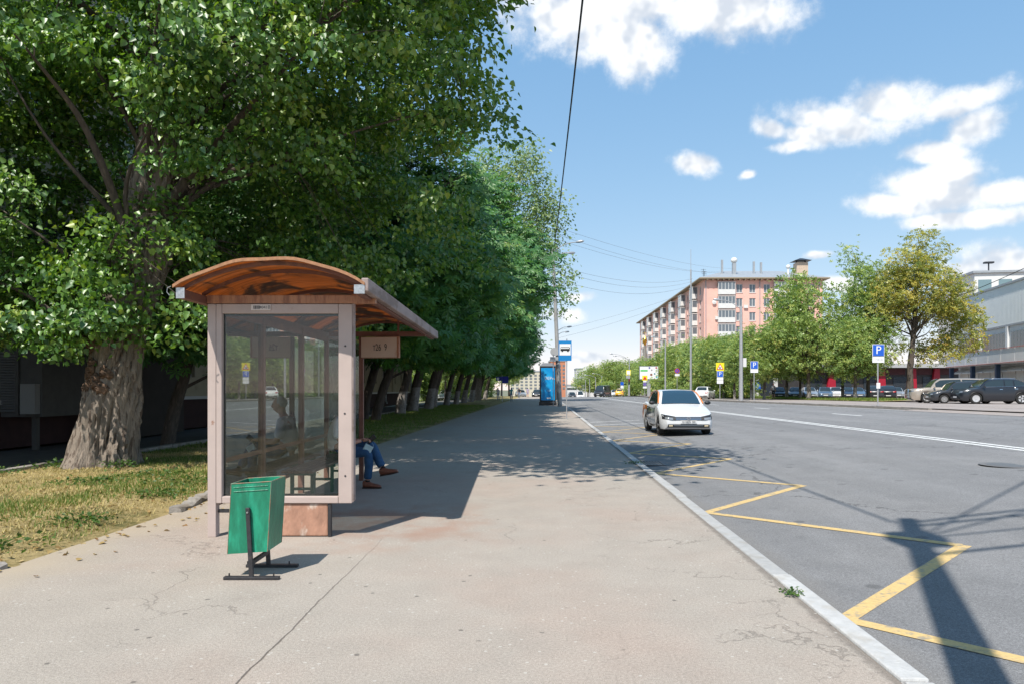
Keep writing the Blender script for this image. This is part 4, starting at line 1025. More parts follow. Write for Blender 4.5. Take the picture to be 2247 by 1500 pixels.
def make_car(label, kind, pm, loc, rz, cat='car', group=None, detail=1, spokes=5, name='parked_car', lights=True, plate=None, rail=False, scale=1.0, glass=None):
    K = KIND[kind]; Ln, W, Hh, wr = K['L'], K['W'], K['H'], K['r']; tp = K['top']
    wxs = [w*Ln for w in K['wx']]; gl = glass or M_glass_car
    root = empty(name, loc, rz, label, cat, group); root.scale = (scale,)*3
    def hw(x):
        t = x/Ln; w = W/2
        if t < .12: w *= 1 - .20*(1-t/.12)**2.2
        if t > .90: w *= 1 - .13*((t-.90)/.10)**2.2
        return w
    def ztop(x): return lerp(tp, x/Ln)
    def zbot(x):
        t = x/Ln; z = .21 + (.10*(1-t/.03) if t < .03 else 0) + (.16*((t-.95)/.05) if t > .95 else 0)
        for c_ in wxs:
            R_ = wr+.055; dd = R_*R_-(x-c_)**2
            if dd > 0: z = max(z, wr+math.sqrt(dd)*1.0)
        return z
    xs = sorted(set([0,.01,.03,.06,.1,.16,.24,.33] + [Ln-v for v in (0,.01,.03,.07,.12,.2,.3)] + list(np.linspace(.4, Ln-.4, 16)) +
                    [c_+(wr+.055)*math.cos(a) for c_ in wxs for a in np.linspace(0, math.pi, 13)] + [p[0]*Ln for p in tp[2:-2]]))
    fr_ = [(0,.955),(.16,.99),(.42,1.0),(.72,.985),(.90,.955),(1.0,.88)]
    v, f = [], []; n = 2*len(fr_)+1
    for x in xs:
        w, zt, zb = hw(x), ztop(x), zbot(x); e = min(x, Ln-x); 
        if e < .06: zt -= .05*(1-e/.06)**2
        row = [(x, w*k, zb+(zt-zb)*q) for q, k in fr_] + [(x, 0, zt+.025*min(1, e/.3))] + [(x, -w*k, zb+(zt-zb)*q) for q, k in reversed(fr_)]
        v += row
    for i in range(len(xs)-1):
        for k in range(n-1): f.append((i*n+k, i*n+k+1, (i+1)*n+k+1, (i+1)*n+k))
        f.append((i*n+n-1, i*n, (i+1)*n, (i+1)*n+n-1))
    f += [tuple(range(n)), tuple((len(xs)-1)*n+k for k in range(n-1,-1,-1))]
    # glasshouse
    s0, r0, r1, b1 = [q*Ln for q in K['gh']]
    def zroof(x):
        if x < r0: t = (x-s0)/(r0-s0); return ztop(s0)-.02+(Hh-.035-ztop(s0)+.02)*math.sin(t*math.pi/2)**.92
        if x > r1: t = (x-r1)/(b1-r1); return Hh-.03-(Hh-.03-ztop(b1)+.02)*(t**1.25)
        t = (x-r0)/(r1-r0); return Hh-.035+.035*math.sin(math.pi*min(1,t*.9+.05))
    gx = list(np.linspace(s0, r0, 7)) + list(np.linspace(r0, r1, 6))[1:] + list(np.linspace(r1, b1, 6))[1:]
    off = len(v); gn = 7
    def gside(x, z):
        zb, zr = ztop(x)-.03, zroof(x); t = max(0, min(1, (z-zb)/max(.05, Hh-.03-zb))); return hw(x)*(.90-.20*t**1.15)
    for x in gx:
        zb, zr = ztop(x)-.03, max(ztop(x)-.025, zroof(x)); w2 = gside(x, zr)
        v += [(x, hw(x)*.90, zb), (x, w2, max(zb, zr-.045)), (x, w2*.86, zr), (x, 0, zr+.018), (x, -w2*.86, zr), (x, -w2, max(zb, zr-.045)), (x, -hw(x)*.90, zb)]
    for i in range(len(gx)-1):
        for k in range(gn-1): f.append((off+i*gn+k, off+i*gn+k+1, off+(i+1)*gn+k+1, off+(i+1)*gn+k))
    me = bpy.data.meshes.new('body'); me.from_pydata(v, [], f); me.update()
    bm = bmesh.new(); bm.from_mesh(me); bmesh.ops.remove_doubles(bm, verts=bm.verts, dist=1e-4); bmesh.ops.recalc_face_normals(bm, faces=bm.faces); bm.to_mesh(me); bm.free()
    me.polygons.foreach_set('use_smooth', [True]*len(me.polygons)); me.set_sharp_from_angle(angle=R(38))
    body = link_mesh('body', me, pm, root)
    bvh = BVHTree.FromPolygons([Vector(p) for p in v], f)
    def stick(nm, poly, face, m, lift=.008, par=None, div=4):
        """a plate laid on the body: poly holds (u, v) pairs, seen from the front/rear (y, z) or the side (x, z) or the top (x, y)"""
        a, b_, c_, d = [Vector(p) for p in poly]; g = MB(); P2 = []
        for j in range(div+1):
            for i in range(div+1):
                q = (a.lerp(b_, i/div)).lerp(d.lerp(c_, i/div), j/div)
                if face == 'front': o_, dr = Vector((-1, q.x, q.y)), Vector((1,0,0))
                elif face == 'rear': o_, dr = Vector((Ln+1, q.x, q.y)), Vector((-1,0,0))
                elif face == 'left': o_, dr = Vector((q.x, W, q.y)), Vector((0,-1,0))
                elif face == 'right': o_, dr = Vector((q.x, -W, q.y)), Vector((0,1,0))
                else: o_, dr = Vector((q.x, q.y, 4)), Vector((0,0,-1))
                h = bvh.ray_cast(o_, dr)
                if h[0] is None: h = bvh.find_nearest(o_)
                P2.append(h[0]-dr*lift)
        m_ = div+1; g._add(P2, [(j*m_+i, j*m_+i+1, (j+1)*m_+i+1, (j+1)*m_+i) for j in range(div) for i in range(div)])
        o = g.build(nm, m, par or root, smooth=50)
        return o
    # glass
    def gpt(x, y, z): return (x, y, z)
    def slope_pane(nm, xa, xb, ka, kb, m):
        g = MB(); nn = 5; pts = []
        for j in range(nn):
            t = j/(nn-1); x = xa+(xb-xa)*t
            zr = zroof(x)
            for k in (-1,-.5,0,.5,1):
                y = gside(x, zr)*.86*k*(ka+(kb-ka)*t); z = zr + .018*(1-abs(k)**2) + .010
                pts.append((x + (-.012 if xa < Ln/2 else .012), y, z))
        g._add(pts, [(j*5+i, j*5+i+1, (j+1)*5+i+1, (j+1)*5+i) for j in range(nn-1) for i in range(4)])
        return g.build(nm, m, root, smooth=50)
    slope_pane('windscreen', s0+(r0-s0)*.05, r0-(r0-s0)*.10, 1.0, 1.0, glass or M_wsglass if detail > 1 else gl)
    if kind != 'van': slope_pane('rear_window', r1+(b1-r1)*.14, b1-(b1-r1)*.22, .96, .9, gl)
    mid = (r0+r1)/2 - .05
    if kind == 'van': segs = [(s0+.30, r0+.55)]
    elif kind in ('suv','pickup','hatch'): segs = [(s0+.30, mid-.03), (mid+.05, r1-.25), (r1-.17, b1-.22)]
    else: segs = [(s0+.30, mid-.03), (mid+.05, r1+.12)]
    for sg in (1, -1):
        for (xa, xb) in segs:
            if xb-xa < .15: continue
            g = MB(); nn = 6; pts = []
            for j in range(nn):
                x = xa+(xb-xa)*j/(nn-1); zb = ztop(x)+.025; zt = zroof(x)-.085
                zt = max(zt, zb+.015)
                for q in (0, .5, 1):
                    z = zb+(zt-zb)*q; pts.append((x, sg*(gside(x, z)+.012), z))
            g._add(pts, [(j*3+i, j*3+i+1, (j+1)*3+i+1, (j+1)*3+i) for j in range(nn-1) for i in range(2)]); g.build('side_window', gl, root, smooth=50)
    # wheels
    ty, rm, dk = wheel_mesh(wr, spokes)
    for x in wxs:
        for sg in (1, -1):
            wo = link_mesh('wheel', ty, M_tyre, root, (x, sg*(W/2-.115), wr), (0, 0, 0 if sg > 0 else math.pi))
            link_mesh('rim', rm, M_rim, wo); link_mesh('brake_shade', dk, M_trim, wo)
    g = MB(); g.lim(.35, Ln-.35, -W/2+.24, W/2-.24, .17, .55); g.build('underbody', M_trim, root)
    # lamps, grille, plate, mirrors
    zt0 = ztop(.09)
    for sg in (1, -1):
        stick('headlight', [(sg*W*.29, zt0-.125), (sg*W*.43, zt0-.10), (sg*W*.43, zt0-.03), (sg*W*.29, zt0-.055)], 'front', M_head, .022, None, 6)
        zz = ztop(Ln-.12)
        if kind == 'van': stick('tail_light', [(sg*W*.40, .7), (sg*W*.46, .7), (sg*W*.46, 1.1), (sg*W*.40, 1.1)], 'rear', M_tail)
        else: stick('tail_light', [(sg*W*.26, zz-.19), (sg*W*.44, zz-.18), (sg*W*.44, zz-.03), (sg*W*.26, zz-.06)], 'rear', M_tail)
        g = MB(); ell(g, (s0+.20, sg*(W/2+.08), ztop(s0)+.07), (.07,.11,.065), 10, 7); g.build('mirror', M_trim if detail > 1 else pm, root, smooth=60)
    stick('grille', [(-W*.25, zt0-.13), (W*.25, zt0-.13), (W*.25, zt0-.02), (-W*.25, zt0-.02)], 'front', M_trim, .012)
    stick('lower_intake', [(-W*.36, .27), (W*.36, .27), (W*.36, .36), (-W*.36, .36)], 'front', M_trim)
    stick('rear_bumper', [(-W*.40, .33), (W*.40, .33), (W*.40, .45), (-W*.40, .45)], 'rear', M_trim)
    for fc in ('front', 'rear'):
        stick('licence_plate', [(-.26, .40), (.26, .40), (.26, .50), (-.26, .50)], fc, M_plate, .02, None, 1)
    if rail:
        for sg in (1,-1):
            g = MB(); g.tube([(r0+.02, sg*W*.33, Hh-.03),(r0+.12, sg*W*.33, Hh+.02),(r1-.1, sg*W*.33, Hh+.02),(r1, sg*W*.33, Hh-.03)], .018, 6); g.build('roof_rail', M_chrome, root)
    if rail:
        for sg in (1,-1):
            g = MB(); g.tube([(x_, sg*(gside(x_, ztop(x_)+.01)+.016), ztop(x_)+.012) for x_ in np.linspace(s0+.25, b1-.2, 9)], .013, 6); g.build('window_trim', M_chrome, root, smooth=60)
    if detail > 0:
        for sg, fc in ((1,'left'),(-1,'right')):
            for x in ((mid, s0+.15, r1+.02) if kind != 'van' else (r0+.6,)):
                stick('door_gap', [(x-.006, .30), (x+.006, .30), (x+.006, ztop(x)-.07), (x-.006, ztop(x)-.07)], fc, M_trim, .003, None, 2)
            for x in ((mid-.22, r1-.12) if kind != 'van' else (r0+.5,)):
                stick('door_handle', [(x-.09, ztop(x)-.17), (x+.09, ztop(x)-.17), (x+.09, ztop(x)-.135), (x-.09, ztop(x)-.135)], fc, M_chrome if rail else pm, .022, None, 1)
            stick('sill_trim', [(wxs[0]+wr+.08, .225), (wxs[1]-wr-.08, .225), (wxs[1]-wr-.08, .29), (wxs[0]+wr+.08, .29)], fc, M_trim, .004, None, 3)
            if kind in ('suv',):
                for c_ in wxs:
                    g = MB(); g.tube([(c_+(wr+.06)*math.cos(a), sg*(W/2-.01), wr+(wr+.06)*math.sin(a)) for a in np.linspace(0, math.pi, 13)], .035, 6); g.build('arch_trim', M_trim, root, smooth=60)
    root['_k'] = kind
    return root, stick, K

# ---- the white car coming along the road
CD = 21.75; cl = (1511-CX)/FPX*CD
nose = C(cl, CD, 0); zc = road_z(nose.x, nose.y)
heading = T + R(90) - R(2.2)
car, stick, K = make_car('white car with orange and dark sides driving past the bus stop', 'sedan', paint('white', (.60,.61,.62)), (nose.x, nose.y, zc+.005), heading, 'car', None, 2, 9, 'moving_car')
M_orange = mat('livery_orange', (.62,.20,.035), .3, coat=.8); M_livery = mat('livery_dark', (.020,.026,.045), .3, coat=.8)
M_greyl = mat('livery_grey', (.22,.26,.30), .3, coat=.8)
for fc in ('left','right'):
    stick('livery_panel', [(1.25,.34),(2.05,.32),(2.15,.86),(1.45,.86)], fc, M_greyl, .006)
    stick('livery_panel', [(2.06,.32),(2.62,.32),(2.72,.88),(2.16,.86)], fc, M_livery, .006)
    stick('livery_panel', [(2.63,.40),(3.0,.52),(3.05,.90),(2.73,.88)], fc, M_livery, .006)
    stick('livery_panel', [(3.70,.42),(4.20,.46),(4.22,.92),(3.80,.95)], fc, M_orange, .006)
    stick('livery_panel', [(3.05,.76),(3.72,.76),(3.78,.93),(3.06,.92)], fc, M_orange, .006)
    stick('livery_stripe', [(1.40,.60),(2.55,.52),(2.60,.60),(1.45,.70)], fc, M_plate, .010)
# orange pillars
for sg in (1,-1):
    g = MB(); g.tube([(1.22, sg*.745, 1.02), (1.42, sg*.705, 1.18), (1.70, sg*.655, 1.345), (1.95, sg*.62, 1.42), (2.5, sg*.60, 1.445), (2.95, sg*.60, 1.425), (3.35, sg*.66, 1.24), (3.62, sg*.72, 1.03)], .024, 6); g.build('pillar_trim', M_orange, car, smooth=60)
for z in (.535, .575): stick('grille_bar', [(-.40,z-.008),(.40,z-.008),(.40,z+.008),(-.40,z+.008)], 'front', M_chrome, .016, None, 4)
g = MB(); n = 24
for k in range(n):
    a, b_ = 2*math.pi*k/n, 2*math.pi*(k+1)/n
    g.quad((0,.062*math.cos(a),.062*math.sin(a)),(0,.062*math.cos(b_),.062*math.sin(b_)),(0,.050*math.cos(b_),.050*math.sin(b_)),(0,.050*math.cos(a),.050*math.sin(a)))
def bar(y0,z0,y1,z1,w=.008):
    a, b_ = Vector((y0,z0)), Vector((y1,z1)); s_ = Vector((-(b_-a).y,(b_-a).x)).normalized()*w/2
    g.quad((0,a.x+s_.x,a.y+s_.y),(0,a.x-s_.x,a.y-s_.y),(0,b_.x-s_.x,b_.y-s_.y),(0,b_.x+s_.x,b_.y+s_.y))
for y0,z0,y1,z1 in ((-.022,.046,0,.008),(0,.008,.022,.046),(-.042,.028,-.020,-.042),(-.020,-.042,0,-.004),(0,-.004,.020,-.042),(.020,-.042,.042,.028)): bar(y0,z0,y1,z1)
g.build('badge', M_chrome, car, (-.034, 0, .558))
text('lettering', 'К158РЕ 799', .082, M_trim, car, (-.043, 0, .450), (R(90), 0, R(-90)), .001, sx=.98)
for sg in (1,-1):
    stick('fog_light', [(sg*.50,.295),(sg*.62,.295),(sg*.62,.35),(sg*.50,.35)], 'front', mat('fog_lamp', (.75,.62,.42), .2), .014, None, 2)
    stick('headlight_bezel', [(sg*.41,.50),(sg*.80,.535),(sg*.80,.69),(sg*.41,.62)], 'front', M_trim, .014, None, 6)
stick('lower_grille', [(-.66,.265),(.66,.265),(.66,.375),(-.66,.375)], 'front', M_trim, .012)
for z in (.30,.335): stick('grille_bar', [(-.46,z-.005),(.46,z-.005),(.46,z+.005),(-.46,z+.005)], 'front', M_greyl, .018, None, 3)
# the driver behind the windscreen is only a dim shape: a seat back and wheel are not visible

# ---- cars parked beyond the road, near row: noses towards the road
def park(label, kind, pm, px, d, rz_deg, z=None, **kw):
    p = PX(px, d, 0); p.z = (right_z(p.y) if z is None else z)+.004
    return make_car(label, kind, pm, p, T+R(rz_deg), **kw)
P_black = paint('black', (.012,.014,.020)); P_grey = paint('dark_grey', (.035,.038,.044), .3); P_beige = paint('champagne', (.42,.36,.30), .4)
P_white = paint('plain_white', (.70,.70,.70)); P_silver = paint('silver', (.42,.44,.46), .5); P_blue = paint('blue_grey', (.10,.16,.24), .3)
P_dkblue = paint('navy', (.015,.022,.045)); P_red = paint('red', (.30,.02,.02)); P_green = paint('dark_green', (.015,.05,.045)); P_yellow = paint('taxi_yellow', (.78,.42,.015))
near = 'cars parked near the car park entrance'
park('black SUV with chrome roof rails, nearest the grey building', 'suv', P_black, 2096, 45.5, -11, group=near, rail=True, spokes=5)
park('dark grey hatchback parked between beige pickup and black SUV', 'hatch', P_grey, 2035, 47.5, -14, group=near, spokes=10)
park('beige off-road car with bull bar beside the big tree', 'pickup', P_beige, 1994, 50.0, -16, group=near, rail=False, spokes=6)
p = PX(1994, 50.0, 0)
bb = bpy.data.objects[[o.name for o in bpy.data.objects if o.name.startswith('parked_car') and o.get('label','').startswith('beige')][0]]
g = MB(); g.tube([(-.12,-.5,.35),(-.16,-.45,.6),(-.12,-.38,.98),(-.12,.38,.98),(-.16,.45,.6),(-.12,.5,.35)], .03, 8); g.tube([(-.15,-.47,.62),(-.15,.47,.62)], .025, 6); g.build('bull_bar', M_chrome, bb, smooth=60)
park('pale blue car mostly hidden behind the beige pickup', 'hatch', P_silver, 2010, 58, -12, group=near)
# long row under the trees
row = 'cars parked in a row under the trees'
specs = [(1712,P_dkblue,'hatch','navy hatchback at the street end of the shaded row'),(1745,P_black,'sedan','black sedan beside the pedestrian in white'),(1782,P_silver,'sedan','silver sedan under the lime trees'),(1812,P_blue,'hatch','blue grey hatchback in the shaded row'),
 (1836,P_white,'hatch','white hatchback half hidden by a trunk'),(1862,P_dkblue,'sedan','dark blue sedan with bright windscreen in the shaded row'),(1888,P_blue,'sedan','slate blue sedan next to the red tailed car'),(1916,P_grey,'suv','grey SUV showing red tail lamps by the parking sign'),(1944,P_black,'suv','black SUV in front of the red shop'),(1972,P_silver,'hatch','silver hatchback closest to the big yellowing tree')]
for i, (px, pm, kd, lab) in enumerate(specs):
    back = i in (7, 8)
    park(lab, kd, pm, px, 86+i*.35-(3 if back else 0), (72 if not back else -112)+random.Random(i).uniform(-6,6), group=row, detail=0)
park('white hatchback parked on the far pavement beside the warning sign', 'hatch', P_white, 1555, 84, -118, detail=1, spokes=8)
# traffic far down the street
def far_car(label, kind, pm, px, d, rz_deg, x=None, cat='car', **kw):
    p = PX(px, d, 0); p.z = road_z(p.x, p.y)+.004 if p.x < RX else right_z(p.y)
    return make_car(label, kind, pm, p, T+R(rz_deg), cat=cat, name=kw.pop('name', 'moving_car'), detail=0, **kw)
far_car('dark grey panel van waiting far down the road', 'van', P_grey, 1312, 128, 62, cat='van', name='panel_van')
far_car('yellow taxi seen from behind at the junction', 'sedan', P_yellow, 1360, 140, -100, name='taxi')
far_car('white car between the grey van and the yellow taxi', 'hatch', P_white, 1348, 150, 80)
far_car('dark car coming up over the crest of the road', 'hatch', P_grey, 1257, 170, 92)
far_car('white van at the foot of the tall white tower', 'van', P_white, 1274, 185, 88, cat='van', name='panel_van')
# ================================================================== left side: building, kiosk, street furniture
M_plaster = mat('beige_plaster', (.44,.37,.245), .9, var=.10, vs=1.2, c2=(.36,.29,.19), s2=1.4, t2=(.52,.72))
M_block = mat('grey_panel', (.55,.51,.46), .9, var=.06, vs=1.0)
M_plinth = mat('plinth_red', (.05,.024,.022), .85, var=.2, vs=3)
M_winframe = mat('window_white', (.60,.58,.54), .6)
M_winglass = mat('window_glass', (.028,.034,.040), .06, 0, .9)
FX = -13.6
LB = empty('apartment_building', (FX, 40, 0), 0, 'beige plastered house with dark red plinth behind the trees', 'building')
Y0, Y1, HB = -36.0, 29.5, 17.0            # local y
wl_y = list(np.arange(Y0+3.2, Y1-1.5, 3.6))
def facade(g, y0, y1, z0, z1, wins, depth=.25, x=0.0):
    """wall in the plane x with real openings: wins = list of (yc, zc, w, h)"""
    ycuts = sorted({y0, y1} | {w[0]-w[2]/2 for w in wins} | {w[0]+w[2]/2 for w in wins}); zcuts = sorted({z0, z1} | {w[1]-w[3]/2 for w in wins} | {w[1]+w[3]/2 for w in wins})
    def hole(y, z): return any(abs(y-w[0]) < w[2]/2 and abs(z-w[1]) < w[3]/2 for w in wins)
    for a, b_ in zip(ycuts, ycuts[1:]):
        for c_, d in zip(zcuts, zcuts[1:]):
            if not hole((a+b_)/2, (c_+d)/2): g.quad((x,a,c_),(x,b_,c_),(x,b_,d),(x,a,d))
    for (yc, zc, w, h) in wins:
        a, b_, c_, d = yc-w/2, yc+w/2, zc-h/2, zc+h/2
        g.quad((x,a,c_),(x-depth,a,c_),(x-depth,a,d),(x,a,d)); g.quad((x,b_,c_),(x,b_,d),(x-depth,b_,d),(x-depth,b_,c_))
        g.quad((x,a,d),(x-depth,a,d),(x-depth,b_,d),(x,b_,d)); g.quad((x,a,c_),(x,b_,c_),(x-depth,b_,c_),(x-depth,a,c_))
lw = [(y, z, 1.5, 1.9) for y in wl_y for z in (2.9, 6.2, 9.5, 12.8)]
g = MB(); facade(g, Y0, Y1, 1.1, HB, lw); g.quad((0,Y0,0),(-14,Y0,0),(-14,Y0,HB),(0,Y0,HB)); g.quad((0,Y1,0),(-14,Y1,0),(-14,Y1,HB),(0,Y1,HB)); g.quad((-14,Y0,0),(-14,Y1,0),(-14,Y1,HB),(-14,Y0,HB))
g.build('wall', M_plaster, LB)
g = MB(); g.lim(-.3, .06, Y0, Y1, 0, 1.1); g.build('plinth', M_plinth, LB)
g = MB(); g.lim(-.2, .10, Y0, Y1, 1.103, 1.22); g.build('string_course', M_winframe, LB)
g = MB(); g.lim(-15, .7, Y0-.5, Y1+.5, HB, HB+.3); g.build('roof', mat('dark_roof', (.10,.10,.10), .8), LB)
gf = MB(); w, h, t = 1.5, 1.9, .07
for (a, b_, c_, d) in ((-w/2,-w/2+t,-h/2,h/2),(w/2-t,w/2,-h/2,h/2),(-w/2,w/2,-h/2,-h/2+t),(-w/2,w/2,h/2-t,h/2),(-.035,.035,-h/2+t,h/2-t)): gf.lim(-.2,-.13, a, b_, c_, d)
fm = gf.mesh('window'); gp = MB(); gp.lim(-.175,-.165,-w/2+t,w/2-t,-h/2+t,h/2-t); pm_ = gp.mesh('pane')
for (y, z, w_, h_) in lw:
    o = link_mesh('window', fm, M_winframe, LB, (0, y, z)); link_mesh('pane', pm_, M_winglass, o)
for y in (Y1-12.0, Y1-1.0):
    g = MB(); g.tube([(.12,y,HB),(.12,y,.5),(.2,y+.05,.25)], .06, 8); g.build('drainpipe', mat('pipe_pale', (.42,.44,.42), .5), LB)
for y in (Y1-9, Y1-5.2, Y1-1.6):
    g = MB(); g.lim(.0, .12, y-.3, y+.3, 1.22, HB-1); g.build('pilaster', M_plaster, LB)
# projecting grey panelled bay beside the kiosk
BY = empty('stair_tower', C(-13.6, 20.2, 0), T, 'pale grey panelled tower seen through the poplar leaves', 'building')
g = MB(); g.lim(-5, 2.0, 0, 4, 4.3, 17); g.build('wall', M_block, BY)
g = MB(); g.lim(-4.98, 1.98, .02, 3.98, 0, 4.297); g.build('ground_floor', mat('shade_dark_wall', (.05,.042,.036), .8, var=.2, vs=2), BY)  # lower wall coloured dark to stand for the shade under the trees
for k in range(16):
    g = MB(); g.lim(-5.02, 2.02, -.014, .3, 4.6+k*.76, 4.6+k*.76+.74); g.build('panel', M_block, BY)
g = MB(); g.lim(-5.1,2.1,-.1,4.1,17,17.3); g.build('roof', mat('dark_roof', (.10,.10,.10), .8), BY)
# kiosk with roller shutter
KS = empty('kiosk', C(-11.72, 17.0, 0), T, 'dark kiosk with closed roller shutter left of the poplar', 'kiosk')
M_kiosk = mat('kiosk_grey', (.09,.086,.08), .6, var=.15, vs=4); M_shut = mat('shutter_grey', (.13,.13,.128), .5, var=.08, vs=3)
g = MB(); g.lim(-4.2, 0, .03, 3.0, .80, 3.35); g.build('body', M_kiosk, KS)
g = MB(); g.lim(-4.3, .12, -.25, 3.1, 3.352, 3.45); g.build('roof', M_kiosk, KS)
for k in range(34):
    g = MB(); g.prism([(-3.6,.0,.92+k*.065),(-3.6,-.022,.935+k*.065),(-3.6,-.022,.97+k*.065),(-3.6,.0,.983+k*.065)], (3.02,0,0)); g.build('slat', M_shut, KS)
for x in (-3.63, -.57): 
    g = MB(); g.lim(x-.04, x+.03, -.05, .028, .85, 3.2); g.build('guide_rail', M_kiosk, KS)
g = MB(); g.lim(-.42, -.05, -.16, .026, .88, 1.62); g.build('meter_box', mat('meter_box', (.26,.26,.25), .5), KS)
for x in (-4.0, -.35):
    for y in (.3, 2.6):
        g = MB(); g.lim(x-.06, x+.06, y-.06, y+.06, -.05, .80); g.build('leg', M_kiosk, KS)

# ---- bus stop sign
M_signblue = mat('sign_blue', (.005,.20,.50), .4); M_signwhite = mat('sign_white', (.78,.78,.78), .45); M_signback = mat('sign_back', (.42,.42,.42), .5, .3)
M_post = mat('galvanised_post', (.42,.42,.43), .5, .4, var=.12, vs=6); M_signblack = mat('sign_black', (.012,.012,.012), .5)
M_pblue = mat('parking_blue', (.010,.10,.52), .4); M_signyel = mat('sign_yellow', (.82,.70,.02), .45); M_signred = mat('sign_red', (.62,.03,.03), .45)
BS = empty('bus_stop_sign', C((1243.5-CX)/44.4, 33.75, 0), T, 'blue bus stop sign with black bus picture on thin post', 'sign')
g = MB(); g.tube([(0,.03,0),(0.01,.03,3.95)], .028, 10); g.build('post', M_post, BS, smooth=60)
pl_ = empty('plate', (0,0,0)); 
g = MB(); g.lim(-.40,.24,-.012,.0,2.88,3.86); pb = g.build('plate', M_signblue, BS); bpy.data.objects.remove(pl_)
g = MB(); g.lim(-.355,.195,-.016,-.0125,3.15,3.70); g.build('white_field', M_signwhite, pb)
g = MB(); g.prism([(-.31,-.0195,3.37),(-.30,-.0195,3.54),(-.27,-.0195,3.555),(.12,-.0195,3.555),(.15,-.0195,3.53),(.15,-.0195,3.37)], (0,.003,0)); icon = g.build('bus_picture', M_signblack, pb)
for i in range(4):
    g = MB(); g.lim(-.275+i*.10,-.195+i*.10,-.022,-.020,3.47,3.53); g.build('bus_picture_window', M_signwhite, pb)
for x in (-.22, .06):
    g = MB(); g.lathe([(0,-.0225),(.045,-.0225),(.045,-.0200),(0,-.0200)], 14, 'y', (x,0,3.365)); g.build('bus_picture_wheel', M_signblack, pb)
# ---- advertising pillar
AD = empty('advertising_pillar', C((1202-CX)/24.0, 62.4, 0), T, 'tall dark framed advertising pillar with bright blue poster', 'advert')
M_adframe = mat('pillar_frame', (.022,.022,.026), .4)
g = MB(); g.lim(-.80,.80,-.30,.55,0,.32); g.build('base', M_adframe, AD, bevel=.05)
g = MB(); g.lim(-.72,.72,-.22,.50,.32,3.55); g.build('case', M_adframe, AD, bevel=.03)
g = MB(); v_ = [(-.74,-.25,3.552),(.74,-.25,3.552),(.74,.52,3.552),(-.74,.52,3.552),(-.45,-.05,3.85),(.45,-.05,3.85),(.45,.35,3.85),(-.45,.35,3.85)]
g._add(v_, [(0,1,5,4),(1,2,6,5),(2,3,7,6),(3,0,4,7),(4,5,6,7),(3,2,1,0)]); g.build('cap', mat('pillar_cap', (.10,.11,.13), .4), AD)
M_poster = mat('poster_blue', (.0,.25,.60), .35, c2=(.02,.40,.72), s2=1.3, t2=(.42,.7))
g = MB(); g.lim(-.62,.62,-.232,-.222,.46,3.40); ps = g.build('poster', M_poster, AD)
text('lettering', 'ВЕРА', .34, M_signwhite, ps, (.16,-.236,2.45), (R(90),0,0), .001)
text('lettering', 'ТЕАТР', .11, M_signwhite, ps, (.05,-.236,2.20), (R(90),0,0), .001) if False else None
g = MB(); g.tube([(-.47+.16*math.cos(a), -.236, 2.45+.36*math.sin(a)) for a in np.linspace(0,6.28,28)], .008, 4); g.build('logo_ring', mat('poster_pale',(.35,.62,.80)), ps)
g = MB(); g.lim(-.10,.24,-.236,-.2325,.60,.72); g.build('poster_label', M_signwhite, ps)
for k in range(3):
    g = MB(); g.lim(-.05,.30-.06*k,-.236,-.2325,1.38-.07*k,1.41-.07*k); g.build('poster_text_line', mat('poster_pale',(.35,.62,.80)), ps)
# ---- street light poles
M_pole = mat('concrete_pole', (.34,.335,.325), .8, var=.15, vs=4, c2=(.24,.23,.22), s2=2)
M_lamp = mat('lamp_head', (.45,.46,.47), .35, .5)
def lamp_head(par, p, yaw, L_=.75):
    g = MB(); d = Vector((math.cos(yaw), math.sin(yaw), .10)).normalized()
    pts = [Vector(p)+d*t*L_ for t in (0,.15,.5,.85,1)]; g.tube(pts, [.04,.085,.12,.10,.03], 10); return g.build('lamp_head', M_lamp, par, smooth=60)
def street_light(label, base, top_r, bot_r, h, lean, arms, heads=True, name='street_light', m=M_pole):
    e = empty(name, base, T, label, 'street light')
    g = MB(); n = 8; g.tube([(lean*i/n, 0, h*i/n) for i in range(n+1)], [bot_r+(top_r-bot_r)*i/n for i in range(n+1)], 14); g.build('pole', m, e, smooth=60)
    for (z0, dx, dy, z1) in arms:
        x0 = lean*z0/h; pts = [(x0+dx*t, dy*t, z0+(z1-z0)*(1-(1-t)**2)) for t in (0,.2,.4,.6,.8,1)]
        g = MB(); g.tube(pts, .035, 8); g.build('arm', m, e, smooth=60)
        if heads: lamp_head(e, pts[-1], math.atan2(dy, dx))
    return e
FP = C((1227-CX)/25.0, 59.0, 0)
sl1 = street_light('tall leaning concrete street light pole beside the advertising pillar', FP, .12, .21, 13.6, -.62, [(13.3, 1.9, -.5, 14.0), (12.6, 1.3, .6, 13.3)])
# the same kind of pole stands beside the viewer; its shadow lies across the road
NP = C(1.22, .95, 0)
sl0 = street_light('concrete pole standing on the pavement beside the viewer', NP, .11, .17, 11.2, 0.0, [(10.9, 2.6, .45, 11.3), (10.6, 2.6, .25, 11.05), (8.6, 2.4, .2, 9.0)], heads=False)
g = MB(); g.lim(-.22, .22, -.2, .2, 9.4, 9.95); g.build('junction_box', M_pole, sl0)
lamp_head(sl0, (2.6,.45,11.3), .1, 1.0)
def pole_pt(e, z, dx=0, dy=0, lean=0, h=1): 
    return C(0,0,0) + Vector(e.location) + C(dx + lean*z/h, dy, z)
def cable(label, a, b_, sag, r_=.012, n=24, name='cable', group='overhead cables'):
    a, b_ = Vector(a), Vector(b_); g = MB()
    g.tube([a.lerp(b_, i/n) - Vector((0,0,sag*4*(i/n)*(1-i/n))) for i in range(n+1)], r_, 5)
    o = g.build(name, mat('cable_black', (.015,.015,.016), .6) if r_ > .015 else mat('wire_grey', (.20,.21,.23), .6), None); return tag(o, label, 'cable', group)
